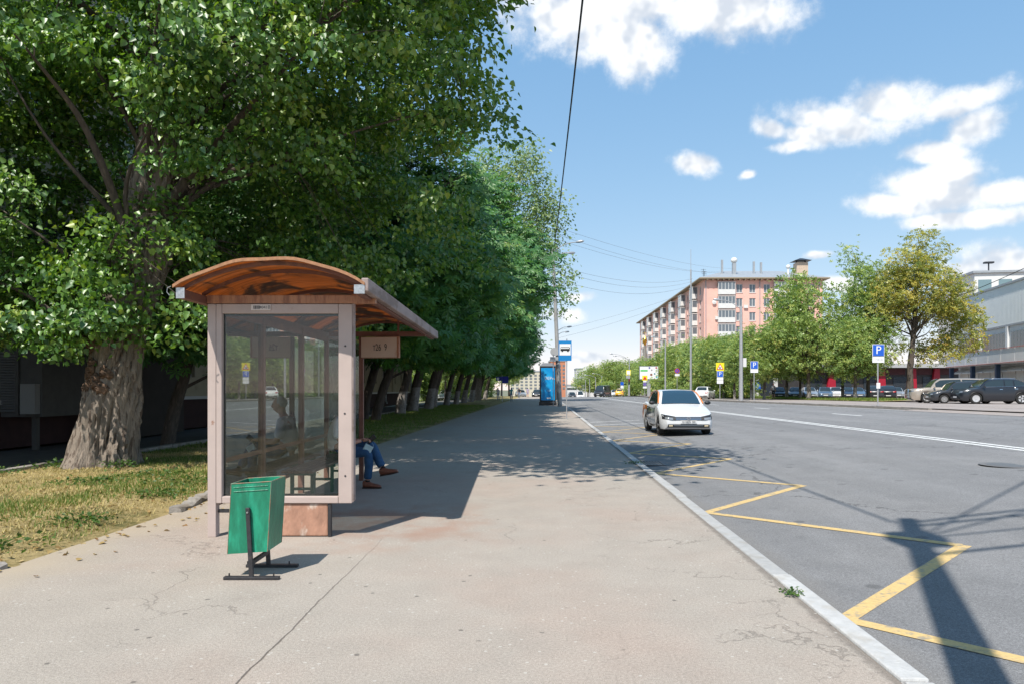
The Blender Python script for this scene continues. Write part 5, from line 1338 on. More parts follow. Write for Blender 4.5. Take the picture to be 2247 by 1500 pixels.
ptop = pole_pt(sl1, 12.2, -.15, 0, -.62, 13.6)
cable('thick black cable running overhead along the pavement', C(1.05, .95, 11.0), ptop, .75, .028, 60)
SPT = pole_pt(sl1, 13.2, 0,0,-.62,13.6)
# second thin pole with the round sign backs
RS = empty('round_sign', C((1214-CX)/25.6, 58.5, 0), T, 'round sign seen from its grey back behind the tall pole', 'sign')
g = MB(); g.tube([(0,0,0),(0,0,5.0)], .035, 8); g.build('post', M_post, RS)
g = MB(); g.lathe([(0,-.01),(.36,-.01),(.36,.01),(0,.01)], 24, 'y', (.1,-.05,4.65)); g.build('disc', M_signback, RS)
g = MB(); g.lim(-.28,.42,-.06,-.04,3.9,4.22); g.build('plate', M_signback, RS)
# far poplar, pale in full sun
rs = np.random.default_rng(31)
fp = empty('poplar_tree', C(-4.3, 84, 0), T, 'tall pale green poplar in full sun above the chestnuts', 'tree')
bl = [(5.2,0,24,4.6,4.0,7.0), (.7,0,24,3.2,3.2,8.0), (8.6,0,21,2.6,3,5.0), (2.7,0,27,2.6,3,5.5), (6.4,0,30,2.0,2.0,3.6), (9.8,0,15,2.4,2.4,5.0), (10.1,0,24,1.3,1.6,2.6)]
cen, out = clusters(rs, bl, 900, .6)
link_mesh('crown', leaf_mesh('crown', *crown_leaves(rs, cen, out, 12, .55, .42, 'kite', up=.5), 'kite'), M_lightleaf, fp)
path = [((0,0,-.2), .5), ((.2,0,4), .42), ((2.2,0,14), .3), ((4.6,0,26), .12)]
g = bark_trunk(MB(), path, 16, .08, .2, 5); limbs(rs, g, path, cen, 24, .14, 60, .03, 6); g.build('trunk', M_bark, fp, smooth=60)
# sunny trees at the end of the pavement
def soft_proto(seed, mm, n=420, per=10, size=.34, r=(3.2,3.2,3.4), zc=5.6, th=2.6, bigtwigs=60):
    rs = np.random.default_rng(seed)
    bl = [(0,0,zc,*r)] + [(rs.uniform(-r[0],r[0])*.75, rs.uniform(-r[1],r[1])*.75, zc+rs.uniform(-.6,.95)*r[2], r[0]*rs.uniform(.35,.62), r[1]*rs.uniform(.35,.62), r[2]*rs.uniform(.28,.5)) for _ in range(8)]
    cen, out = clusters(rs, bl, n, .66); cen[:,2] = np.maximum(cen[:,2], th*.75+rs.random(len(cen))*.4)
    cr_ = leaf_mesh('crown', *crown_leaves(rs, cen, out, per, .40, size, 'spray', up=.5, outw=.45, rnd=.55, droop=.4), 'spray'); cr_.materials.append(mm)
    path = [((0,0,-.2), .20), ((0,0,.3), .165), ((.05,0,th), .14), ((.1,0,zc), .10), ((.1,0,zc+r[2]*.7), .03)]
    g = bark_trunk(MB(), path, 14, .07, .15, seed); tr_ = g.mesh('trunk', 45); tr_.materials.append(M_bark2)
    g = MB(); limbs(rs, g, path, cen, 16, .075, bigtwigs, .016, th); br_ = g.mesh('branch', 60); br_.materials.append(M_bark2)
    g = bark_trunk(MB(), [((0,0,-.2), .206), ((0,0,.3), .171), ((.025,0,1.35), .158)], 14, .06, .15, seed); wa_ = g.mesh('whitewash_band', 45); wa_.materials.append(M_lime_wash)
    return cr_, tr_, br_, wa_
LIME = [soft_proto(41, M_lime), soft_proto(42, M_lime, zc=6.0, r=(3.6,3.4,3.8)), soft_proto(43, M_lime, r=(2.8,2.8,3.6), zc=6.2)]
def place(proto, name, label, l, d, z, s=1.0, rz=0.0, sz=1.0, wash=False, group=None):
    e = empty(name, C(l, d, z), rz, label, 'tree', group); e.scale = (s, s, s*sz)
    cr_, tr_, br_, wa_ = proto
    link_mesh('crown', cr_, None, e); link_mesh('trunk', tr_, None, e); link_mesh('branch', br_, None, e)
    if wash: link_mesh('whitewash_band', wa_, None, e)
    return e
endg = 'sunlit trees at the end of the pavement'
for i, (l, d, s, k, lab) in enumerate([(-9.0,92,1.0,0,'sunlit tree past the last chestnut beside the house'),(-6.5,108,1.15,1,'sunlit tree behind the blue street sign'),(-3.8,126,1.2,2,'sunlit tree over the distant walkers'),(-11,120,1.3,1,'broad tree in the yard beyond the house'),(-.6,140,1.2,0,'sunlit tree just left of the advertising pillar'),(-7,150,1.3,2,'distant tree closing the end of the pavement'),(-15,100,1.2,0,'yard tree glimpsed between chestnut trunks'),(-2.5,165,1.4,1,'farthest tree above the pavement')]):
    place(LIME[k], 'lime_tree', lab, l, d, hY(d), s, i*.8, 1.0, False, endg)
YB = soft_proto(62, M_lime, n=150, per=9, size=.36, r=(2.2,1.6,1.5), zc=1.5, th=.4, bigtwigs=20)
for i, (l, d, s_, lab) in enumerate([(-8.6,99,1.3,'yard bush right of the pale parked car'),(-12.5,104,1.6,'big yard bush behind the pale parked car'),(-16.5,96,1.5,'yard bush at the house corner'),(-20,108,1.8,'wide bush deep in the yard'),(-5.6,118,1.4,'bush at the far end of the verge'),(-9.5,128,1.8,'tall bush behind the far walkers'),(-14,135,2.0,'farthest bush in the yard')]):
    place(YB, 'bush', lab, l, d, hY(d)-.1, s_, i*1.3, 1.0, False, 'bushes in the yard beyond the house')
# blue street sign far down the pavement
BSN = empty('street_sign', C((1102-CX)/FPX*80, 80, 0), T, 'dark blue street sign under the chestnut branches', 'sign')
g = MB(); g.tube([(0,0,0),(0,0,3.1)], .035, 8); g.build('post', M_post, BSN)
g = MB(); g.lim(-.02,.72,-.05,-.03,2.15,2.95); g.build('plate', mat('street_blue', (.02,.03,.30), .4), BSN)
g = MB(); g.lim(-.72,-.03,-.05,-.03,2.45,2.92); pq = g.build('plate', mat('street_blue', (.02,.03,.30), .4), BSN)
g = MB(); g.lathe([(0,-.056),(.16,-.056),(.16,-.051),(0,-.051)], 12, 'y', (-.5,0,2.68)); g.build('emblem', M_signwhite, pq)
# walkers down the pavement
M_teal = mat('teal_top', (.01,.22,.24), .8); M_denim2 = mat('pale_denim', (.16,.20,.30), .85); M_darkhair = mat('dark_hair', (.02,.015,.012), .7); M_greytop = mat('grey_top', (.35,.33,.35), .8); M_lilac = mat('lilac_dress', (.36,.30,.45), .8); M_blacktop = mat('black_top', (.03,.03,.035), .8); M_shortsb = mat('black_shorts', (.02,.02,.022), .8); M_orange_top = mat('orange_top', (.5,.16,.05), .8)
walker('woman in teal top walking away down the pavement', 1122, 82, 0, 1.68, M_teal, M_denim2, M_darkhair, 0)
walker('distant walker in lilac under the trees', 1158, 120, 0, 1.70, M_lilac, M_lilac, M_darkhair, 0, skirt=True)
walker('walker in dark clothes among the far trunks', 1139, 110, 0, 1.72, M_blacktop, M_denim2, M_darkhair, math.pi)
walker('person in grey near the blue street sign', 1093, 88, 0, 1.66, M_greytop, M_denim2, M_hair, .5)
# cars glimpsed between the trunks
far_car('pale car parked in the yard behind chestnut trunks', 'hatch', P_white, 968, 96, 70, name='parked_car')
far_car('dark car parked at the end of the pavement', 'hatch', P_grey, 1176, 128, 80, name='parked_car')
far_car('silver car parked under the far trees', 'sedan', P_silver, 1147, 138, 100, name='parked_car')
# ================================================================== far side of the road
# ---- pink apartment block
M_pink = mat('pink_render', (.80,.455,.375), .9, var=.05, vs=.6, c2=(.75,.41,.33), s2=.5, t2=(.5,.75))
M_wbal = mat('balcony_white', (.66,.65,.63), .7, var=.06, vs=2)
M_zincroof = mat('zinc_roof', (.36,.38,.40), .5, .3, var=.08, vs=1)
M_eave = mat('eave_wood', (.30,.24,.16), .8)
PK = empty('apartment_block', C(44.2, 157, hY(157)), T, 'pink eight storey apartment block with white enclosed balconies', 'building')
PH = 26.9; zoff = -hY(157)
# local axes: x to the right along the front, y away along the side
PW, PD = 27.2, 106.0
side_dir = -T                      # the side runs along the street
cols_f = [(5.0,'b'),(8.1,'w'),(11.1,'w'),(14.4,'w'),(17.9,'b'),(21.1,'w'),(24.6,'w')]
rows = [24.8-3.2*k for k in range(7)]
wins_f = [(x, z, 1.45, 1.95) for x, t in cols_f for z in rows if t == 'w']
bal_f = [(x, z, 3.9, 2.9) for x, t in cols_f for z in rows if t == 'b']
g = MB(); tmp = MB(); facade(tmp, 0, PW, 0, PH, wins_f + [(x, z, 3.6, 2.6) for x, z, _, _ in bal_f], .3)
g._add([(y, -x, z) for x, y, z in tmp.v], tmp.f)          # turn to face the viewer
wins_s = []; bal_s = []
for k, y in enumerate(np.linspace(4.0, PD-4, 22)):
    for z in rows: (bal_s if k % 3 == 1 else wins_s).append((y, z, 1.5, 1.95))
tmp = MB(); facade(tmp, 0, PD, 0, PH, wins_s + [(y, z, 2.6, 2.4) for y, z, _, _ in bal_s], .3)
sa = side_dir; ca, sa_ = math.cos(-T), math.sin(-T)
def side(x, y, z):                 # x: distance out from the side wall (to the left), y: along the side
    return (-x*math.cos(T) + y*math.sin(T)*1.0, y*math.cos(T) + x*math.sin(T), z)
g._add([side(x, y, z) for x, y, z in tmp.v], tmp.f)
bx, by = side(0, PD, 0)[:2]
g.quad((PW,0,0),(PW+bx,by,0),(PW+bx,by,PH),(PW,0,PH)); g.quad((bx,by,0),(PW+bx,by,0),(PW+bx,by,PH),(bx,by,PH))
g.build('wall', M_pink, PK)
w, h, t = 1.45, 1.95, .10
gf = MB()
for (a, b_, c_, d) in ((-w/2,-w/2+t,-h/2,h/2),(w/2-t,w/2,-h/2,h/2),(-w/2,w/2,-h/2,-h/2+t),(-w/2,w/2,h/2-t,h/2),(-.05,.05,-h/2+t,h/2-t)): gf.lim(a, b_, .14, .22, c_, d)
gf.lim(-w/2-.08, w/2+.08, -.10, .16, -h/2-.10, -h/2-.003)
fm = gf.mesh('window'); gp = MB(); gp.lim(-w/2+t, w/2-t, .17, .19, -h/2+t, h/2-t); pm_ = gp.mesh('pane')
M_skyglass = mat('block_glass', (.13,.15,.17), .08, 0, .9)
for (x, z, _, _) in wins_f:
    o = link_mesh('window', fm, M_wbal, PK, (x, 0, z)); link_mesh('pane', pm_, M_skyglass, o)
for (y, z, _, _) in wins_s:
    o = link_mesh('window', fm, M_wbal, PK, side(0, y, z), (0, 0, -R(90)-T)); link_mesh('pane', pm_, M_skyglass, o)
def balcony(w, dep, par):
    g = MB(); g.lim(-w/2, w/2, -dep, .0, -1.45, -.30); g.lim(-w/2-.05, w/2+.05, -dep-.05, 0, 1.28, 1.42)
    n = 5
    for i in range(n+1):
        x = -w/2+w*i/n; x = min(max(x, -w/2+.05), w/2-.05); g.lim(x-.05, x+.05, -dep, -dep+.10, -.298, 1.278)
    for s_ in (-1, 1): g.lim(s_*w/2-.05*s_-.05, s_*w/2-.05*s_+.05, -.1, 0, -.298, 1.278)
    a = g.mesh('balcony'); g = MB(); g.lim(-w/2+.04, w/2-.04, -dep+.03, -dep+.05, -.298, 1.278)
    g.lim(-w/2+.03, -w/2+.05, -dep+.051, -.02, -.298, 1.278); g.lim(w/2-.05, w/2-.03, -dep+.051, -.02, -.298, 1.278)
    return a, g.mesh('balcony_glazing')
ba, bg_ = balcony(3.9, .75, PK)
for (x, z, _, _) in bal_f:
    o = link_mesh('balcony', ba, M_wbal, PK, (x, 0, z)); link_mesh('balcony_glazing', bg_, M_skyglass, o)
ba2, bg2 = balcony(3.4, 1.25, PK)
for (y, z, _, _) in bal_s:
    o = link_mesh('balcony', ba2, M_wbal, PK, side(0, y, z), (0, 0, -R(90)-T)); link_mesh('balcony_glazing', bg2, M_skyglass, o)
# hipped roof with deep eaves
E = 1.3; rz_ = PH+.25
def rp(x, y, z): return (x + y*math.tan(T), y, z)
c8 = [rp(-E,-E,rz_), rp(PW+E,-E,rz_), rp(PW+E,PD+E,rz_), rp(-E,PD+E,rz_)]; ri = [rp(7,8,rz_+3.0), rp(PW-7,8,rz_+3.0), rp(PW-7,PD-8,rz_+3.0), rp(7,PD-8,rz_+3.0)]
g = MB(); g._add(c8+ri, [(0,1,5,4),(1,2,6,5),(2,3,7,6),(3,0,4,7),(4,5,6,7)]); rfo = g.build('roof', M_zincroof, PK)
g = MB(); lo = [(x, y, PH-.02) for x, y, z in c8]; g._add([(x,y,rz_-.004) for x,y,z in c8]+lo, [(0,1,5,4),(1,2,6,5),(2,3,7,6),(3,0,4,7),(7,6,5,4)]); g.build('eaves', M_eave, PK)
for k in range(22):
    g = MB(); x = .4+k*1.24; g.lim(x-.12, x+.12, -1.2, 0, PH-.30, PH-.022); g.build('eave_bracket', M_eave, PK)
M_brickch = mat('chimney_render', (.52,.40,.30), .9, var=.12, vs=3)
g = MB(); g.lim(22.6, 25.2, 3, 5.2, rz_+.3, rz_+4.2); chn = g.build('chimney', M_brickch, rfo)
g = MB(); v_ = [(21.9,2.3,rz_+4.6),(25.9,2.3,rz_+4.6),(25.9,5.9,rz_+4.6),(21.9,5.9,rz_+4.6),(23.6,3.8,rz_+5.3),(24.2,3.8,rz_+5.3),(24.2,4.4,rz_+5.3),(23.6,4.4,rz_+5.3)]
g._add(v_, [(0,1,5,4),(1,2,6,5),(2,3,7,6),(3,0,4,7),(4,5,6,7),(3,2,1,0)]); 
for x in (22.9, 24.9): g.lim(x-.1, x+.1, 3.8, 4.2, rz_+4.2, rz_+4.62)
g.build('chimney_hood', M_adframe, chn)
for (x, hh) in ((5.4, 4.0), (12.9, 3.6), (14.6, 3.4)):
    g = MB(); g.lim(x-.22, x+.22, 4, 4.4, rz_+1, rz_+1+hh); g.build('flue', M_zincroof, rfo)
g = MB(); g.lim(7.5, 8.3, 2.8, 3.6, rz_+.8, rz_+4.0); fl = g.build('flue', M_zincroof, rfo)
g = MB(); ell(g, (7.9,3.2,rz_+4.7), (.75,.75,.7)); g.build('ball_vent', M_wbal, fl, smooth=60)
g = MB(); ell(g, (20.6,3.2,rz_+3.2), (.5,.5,.5)); g.tube([(20.6,3.2,rz_),(20.6,3.2,rz_+3)], .25, 8); g.build('ball_vent', M_wbal, rfo, smooth=60)
for (x, y) in ((1.5,6),(2.6,9)):
    g = MB(); g.tube([(x,y,rz_),(x,y,rz_+3.2)], .05, 6)
    for k in range(3): g.tube([(x-.6,y,rz_+2.2+k*.4),(x+.6,y,rz_+2.2+k*.4)], .03, 5)
    g.build('antenna', M_adframe, rfo)
for x in (.35, 12.75, 26.4):
    g = MB(); g.tube([(x,-.15,PH-.3),(x,-.15,.2)], .09, 8); g.build('drainpipe', M_zincroof, PK)
for (x, z) in ((25.9, 23.6), (9.5, 20.6), (2.9, 18.0)):
    g = MB(); g.lim(x-.45,x+.45,-.4,0,z-.35,z+.35); g.build('air_conditioner', M_wbal, PK)
g = MB(); g.lathe([(0,-.5),(.5,-.42),(.5,-.38),(0,-.44)], 16, 'y', (2.2,0,21.6)); g.build('satellite_dish', M_wbal, PK)

# ---- grey clad commercial building
GD = Vector((.258, 1.0)).normalized()
GB = empty('commercial_building', C(51.4+.258*-14, 71-14, 0), T - math.atan2(GD.x, GD.y), 'grey corrugated commercial building with strip windows and blue columns', 'building')
gz = right_z(60)
M_clad = mat('corrugated_steel', (.68,.69,.69), .45, .25, var=.04, vs=.8); M_panelg = mat('grey_facade_panel', (.66,.66,.66), .6, var=.05, vs=1)
M_bluecol = mat('blue_column', (.02,.05,.11), .5)
# local: facade along +y in the plane x=0, facing -x ; depth to +x
GL = 27.5
n = int(GL/.15); cv, cf = [], []
for i in range(n+1):
    y = GL*i/n; x = -.035 if i % 2 else .015
    cv += [(x, y, 8.1), (x, y, 12.2)]
cf = [(2*i, 2*i+2, 2*i+3, 2*i+1) for i in range(n)]
g = MB(); g._add(cv, cf); g.build('corrugated_cladding', M_clad, GB)
g = MB(); g.lim(.05, 30, 0, GL, gz, 12.15); g.build('core', M_panelg, GB)
g = MB(); g.lim(-.15, 30, -.1, GL+.1, 12.2, 12.42); g.build('roof', M_zincroof, GB)
g = MB(); g.lim(-.10, .048, 0, GL, 7.9, 8.09); g.build('drip_edge', M_zincroof, GB)
for k in range(4):
    y0 = .6+k*6.9
    g = MB(); g.lim(-.12,.048,y0-.5,y0-.02,5.4,7.89); g.build('wall_panel', M_panelg, GB)
    o = empty('x', (0,0,0)); bpy.data.objects.remove(o)
    g = MB(); g.lim(.0,.049,y0,y0+5.9,5.62,7.35); band = g.build('strip_window', M_winframe, GB)
    for q in range(8):
        a = y0+.05+q*.735; g = MB(); g.lim(-.02,-.004,a,a+.62,5.70,7.28); g.build('pane', M_winglass, band)
for k in range(9):
    g = MB(); g.lim(-1.35,-1.3,k*3.06+.03,k*3.06+3.0,4.2,5.5); g.build('balcony_panel', M_panelg, GB)
g = MB(); g.lim(-1.3,.04,0,GL,4.05,4.18); g.build('canopy_slab', M_panelg, GB)
for z in (4.12, 5.56):
    g = MB(); g.lim(-1.42,-1.36,0,GL,z-.03,z+.03); g.build('red_rail', mat('faded_red',(.50,.16,.14),.6), GB)
for k in range(5):
    y = 1.2+k*6.4; g = MB(); g.lim(-1.15,-.75,y-.2,y+.2,gz,4.04); g.build('column', M_bluecol, GB)
for k in range(9):
    y = .4+k*3.0
    g = MB(); g.lim(-.03,.045,y,y+2.7,gz+.1,3.3); sd_ = g.build('shutter', M_wbal, GB)
    g = MB(); g.prism([(-.035,y,3.78),(-.75,y,3.35),(-.75,y,3.25),(-.035,y,3.35)], (0,2.7,0)); g.build('awning', M_wbal, GB)
# white building far behind it
WB = empty('office_building', C(88, 125, 0), T+R(-10), 'pale office building rising behind the grey corrugated one', 'building')
g = MB(); g.lim(-3, 30, 0, 15, 0, 22.6); g.build('wall', M_wbal, WB)
for k in range(9):
    g = MB(); g.lim(-2.4+k*3.4,-.2+k*3.4,-.06,-.002,18.6,21.4); g.build('window', mat('teal_glass',(.16,.24,.26),.08,0,.9), WB)
g = MB(); g.lim(-3.4,30.4,-.4,15.4,22.605,23.0); g.build('roof', M_zincroof, WB)
for x in (1.2, 9.5):
    g = MB(); g.tube([(x,4,23),(x,4,25)], .12, 6); g.lim(x-.8,x+.8,3.6,4.4,25,25.3); g.build('rooftop_vent', M_adframe, WB)
# red fronted shop under the trees
RSH = empty('shop', C(42.5, 101, 0), T, 'low shop with red panels behind the parked cars', 'building')
rz0 = right_z(100)
g = MB(); g.lim(0, 28, .6, 12, rz0, 4.6); g.build('wall', mat('shop_dark', (.045,.04,.04), .4), RSH)
g = MB(); g.lim(-.3, 28.3, -.9, 12, 4.604, 5.2); g.build('roof', mat('shop_roof_grey',(.4,.4,.4),.7), RSH)
for k in range(7):
    g = MB(); g.lim(.3+k*4, 3.9+k*4, .40, .595, 3.6, 4.5); g.build('fascia_panel', mat('dull_red',(.06,.012,.014),.6), RSH)
M_redp = mat('red_panel', (.34,.012,.03), .45)
for k, x in enumerate((5.0, 12.4, 17.0, 20.5)):
    g = MB(); g.prism([(x-1.0,.1,rz0),(x+.55,.1,rz0),(x+.35,.1,4.5),(x-.35,.1,4.5)], (0,.4,0)); g.build('red_pier', M_redp, RSH)
for k in range(6):
    g = MB(); g.lim(1+k*4.4, 3.6+k*4.4, .50, .598, rz0+.1, 3.3); g.build('shop_window', M_winglass, RSH)
WSH = empty('shop', C(31.5, 106, 0), T, 'white and blue shop front seen between lime trunks', 'building')
g = MB(); g.lim(0, 10, .6, 10, rz0, 4.4); g.build('wall', mat('shop_white', (.55,.55,.55), .6), WSH)
for k in range(3):
    g = MB(); g.lim(.6+k*3.2, 2.9+k*3.2, .50,.598, rz0+.2, 3.0); g.build('shop_window', M_winglass, WSH)
g = MB(); g.lim(4.6, 7.2, .3, .59, 1.4, 2.6); g.build('blue_sign', M_pblue, WSH)

# ---- trees on the far side
rs = np.random.default_rng(51)
def lz(l, d): p = C(l, d, 0); return right_z(p.y)
MAPLE_D = 67.0; ml = (1997-CX)/FPX*MAPLE_D
mt = empty('maple_tree', C(ml, MAPLE_D, lz(ml, MAPLE_D)), T, 'large yellowing maple beside the parked beige car', 'tree')
bl = [(1.0,0,10.6,4.2,3.6,3.4,1.0),(-.6,0,13.0,2.6,2.6,2.2),(2.6,0,14.6,1.6,1.6,1.4),(0.9,0,15.8,1.5,1.5,1.3),(4.6,0,9.4,2.4,2.4,2.4),(5.0,0,6.2,2.0,2.2,1.8,.9),(2.6,0,5.0,2.2,2.2,1.6,.9),(-2.2,0,9.6,1.8,2.0,2.2,.8),(-1.8,0,5.2,1.6,1.6,1.4,.6),(6.2,0,8.0,1.2,1.4,1.2)]
cen, out = clusters(rs, bl, 560, .6)
link_mesh('crown', leaf_mesh('crown', *crown_leaves(rs, cen, out, 12, .34, .36, 'spray', up=.6, rnd=.6, droop=.4), 'spray'), M_maple, mt)
path = [((0,0,-.3), .36), ((0,0,.4), .30), ((.0,0,3.2), .26), ((.3,0,6), .22), ((.6,0,10), .14), ((.8,0,15), .05)]
g = bark_trunk(MB(), path, 20, .08, .2, 9); g.build('trunk', M_bark2, mt, smooth=50)
g = MB(); limbs(rs, g, path, cen, 34, .11, 150, .018, 3.4); g.build('branch', M_bark2, mt, smooth=60)
# thin open tree just left of it
SP = soft_proto(47, M_lime, n=330, per=10, size=.34, r=(2.6,2.2,5.2), zc=8.6, th=2.6, bigtwigs=90)
lt = 'lime trees along the far green strip'
def on(px, d): return (px-CX)/FPX*d
o = place(SP, 'lime_tree', 'tall thin open crowned tree left of the yellowing maple', on(1905,70), 70, lz(on(1905,70),70), 1.06, 1.2, 1.0, False, lt)
for i, (px, d, s, k, sz, lab) in enumerate([
    (1876,68,.98,0,.92,'dark lime with pale trunk beside the thin open tree'),
    (1849,76,1.0,2,.95,'lime whose slim pale trunk leans by the red shop'),
    (1775,72,1.20,1,1.06,'tall lime with whitewashed trunk in mid strip'),
    (1756,77,.86,0,1.0,'lime with dark forked trunk beside the whitewashed one'),
    (1726,82,1.02,2,1.02,'lime rising before the pink block behind the pedestrian'),
    (1677,74,.86,0,.92,'lime just left of the walking man in white'),
    (1649,73,.84,1,.90,'lime directly behind the second parking sign'),
    (1612,82,.88,2,.92,'lime behind the tall grey lamp post'),
    (1588,92,.98,0,.92,'lime shading the white hatchback'),
    (1555,98,.92,1,.90,'orange tinged lime left of the warning sign'),
    (1527,108,1.0,2,.98,'lime at the foot of the pink block corner'),
    (1500,116,1.05,0,.95,'lime behind the no stopping sign'),
    (1474,136,1.0,1,.92,'lime between billboard and lamp post'),
    (1446,142,.98,2,.88,'lime just behind the billboard edge'),
    (1420,150,1.0,0,.85,'lime under the golden dome'),
    (1398,158,1.0,1,.85,'lime left of the billboard'),
    (1374,166,1.05,2,.90,'lime above the yellow taxi'),
    (1352,176,1.1,0,.95,'last lime at the far junction')]):
    l = on(px, d); place(LIME[k], 'lime_tree', lab, l, d, lz(l, d), s, i*1.3, sz, i < 9, lt)
BUSH = soft_proto(61, M_lime, n=120, per=9, size=.30, r=(1.5,1.3,1.1), zc=1.1, th=.3, bigtwigs=20)
for i, (px, d, s_, lab) in enumerate([(1340,170,1.6,'low bush at the far junction'),(1392,150,1.5,'bush beside the traffic light'),(1436,132,1.4,'bush under the billboard'),(1468,120,1.4,'bush left of the lamp post by the billboard'),(1496,112,1.3,'bush behind the no stopping sign post'),(1528,104,1.3,'bush at the foot of the tall mast'),(1548,99,1.2,'bush left of the white hatchback'),(1606,92,1.3,'bush right of the white hatchback'),(1632,90,1.2,'bush behind the grey lamp post')]):
    l = on(px, d); place(BUSH, 'bush', lab, l, d, lz(l, d)-.1, s_, i*1.7, 1.0, False, 'bushes along the far pavement')
# ---- signs beyond the road
def P_sign(label, px, d, z, w, hb, ground, sub, extra=None, name='parking_sign', cat='sign'):
    p = PX(px, d, 0); e = empty(name, (p.x, p.y, ground), T, label, cat)
    g = MB(); g.tube([(0,.04,0),(0,.04,hb+w+.02)], .035, 8); g.build('post', M_post, e)
    return e
def plate(e, x0, x1, z0, z1, m, y=-.01, nm='plate'):
    g = MB(); g.lim(x0, x1, y-.012, y, z0, z1); return g.build(nm, m, e)
def letter(par, s, size, m, x, z, y=-.03, nm='lettering', sx=1.0): return text(nm, s, size, m, par, (x, y, z), (R(90),0,0), .002, sx=sx)
p1 = PX(1927, 36.6, 0); g1 = right_z(p1.y)
e = P_sign('nearest blue parking sign with white plate and small notice', 1927, 36.6, 0, .64, 2.35, g1, None)
zt = zat(755, 36.6)-g1; q = plate(e, -.32,.32, zt-.64, zt, M_signwhite); plate(q, -.295,.295, zt-.615, zt-.025, M_pblue, -.024, 'field'); letter(q, 'P', .60, M_signwhite, 0, zt-.325, -.038)
q2 = plate(e, -.32,.32, zt-.97, zt-.66, M_signwhite); letter(q2, '17:00-20', .13, M_signback, 0, zt-.815, -.026)
plate(e, -.10,.10, .95, 1.25, M_signwhite)
p2 = PX(1655, 59.4, 0); g2 = right_z(p2.y)
e = P_sign('second parking sign beside the grey lamp post', 1655, 59.4, 0, .66, 2.35, g2, None)
zt = zat(792, 59.4)-g2; q = plate(e, -.33,.33, zt-.66, zt, M_signwhite); plate(q, -.30,.30, zt-.63, zt-.03, M_pblue, -.024, 'field'); letter(q, 'P', .62, M_signwhite, 0, zt-.335, -.038)
plate(e, -.33,.33, zt-.98, zt-.68, M_signwhite)
p3 = PX(1580, 71.5, 0); g3 = right_z(p3.y)
e = P_sign('yellow warning triangle above a parking sign by the white hatchback', 1580, 71.5, 0, .8, 2.6, g3, None, name='warning_sign')
zt = zat(795, 71.5)-g3; q = plate(e, -.43,.43, zt-.84, zt, M_signyel)
def tri(par, s, zc, m, y, nm): g = MB(); g.prism([(-s*.5,y,zc-s*.36),(s*.5,y,zc-s*.36),(0,y,zc+s*.52)], (0,.004,0)); return g.build(nm, m, par)
tri(q, .74, zt-.45, M_signred, -.030, 'red_triangle'); tri(q, .50, zt-.46, M_signwhite, -.036, 'white_triangle')
g = MB(); g.lim(-.10,-.03,-.042,-.037,zt-.62,zt-.42); g.lim(.02,.09,-.042,-.037,zt-.62,zt-.44); g.build('children_figure', M_signblack, q)
q = plate(e, -.33,.33, zt-1.50, zt-.86, M_signwhite); plate(q, -.30,.30, zt-1.47, zt-.89, M_pblue, -.024, 'field'); letter(q, 'P', .58, M_signwhite, 0, zt-1.19, -.038)
plate(e, -.33,.33, zt-1.84, zt-1.53, M_signwhite); plate(e, -.33,.33, zt-2.18, zt-1.87, M_signwhite)
p4 = PX(1486, 94.5, 0); g4 = right_z(p4.y)
e = P_sign('round blue no stopping sign with red cross', 1486, 94.5, 0, .7, 2.9, g4, None, name='no_stopping_sign')
zt = zat(807, 94.5)-g4
g = MB(); g.lathe([(0,-.02),(.36,-.02),(.36,-.005),(0,-.005)], 22, 'y', (0,0,zt-.36)); q = g.build('disc', M_signred, e)
g = MB(); g.lathe([(0,-.03),(.30,-.03),(.30,-.021),(0,-.021)], 22, 'y', (0,0,zt-.36)); g.build('field', M_pblue, q)
for a in (45, -45):
    g = MB(); g.box((0,-.036,zt-.36), (.62,.008,.07), (0, R(a), 0)); g.build('red_bar', M_signred, q)
plate(e, -.33,.33, zt-1.08, zt-.76, M_signwhite)
p5 = PX(1415, 118, 0); g5 = right_z(p5.y)
e = P_sign('yellow edged sign cluster in front of the billboard', 1415, 118, 0, .7, 2.9, g5, None, name='traffic_sign')
zt = zat(823, 118)-g5; q = plate(e, -.45,.45, zt-.85, zt, M_signyel); tri(q, .7, zt-.45, M_signred, -.030, 'red_triangle'); plate(e, -.30,.30, zt-1.15, zt-.88, M_signwhite)
g = MB(); g.lathe([(0,-.02),(.33,-.02),(.33,-.005),(0,-.005)], 20, 'y', (0,0,zt-1.5)); g.build('disc', mat('sign_violet', (.16,.12,.36), .5), e); plate(e, -.33,.33, zt-2.2, zt-1.88, M_signwhite)
p6 = PX(1365, 132, 0); g6 = right_z(p6.y)
e = P_sign('small blue sign above the yellow taxi', 1365, 132, 0, .6, 2.6, g6, None, name='traffic_sign'); zt = zat(837, 132)-g6; plate(e, -.3,.3, zt-.65, zt, M_pblue); plate(e, -.28,.28, zt-1.2, zt-.7, M_signwhite)
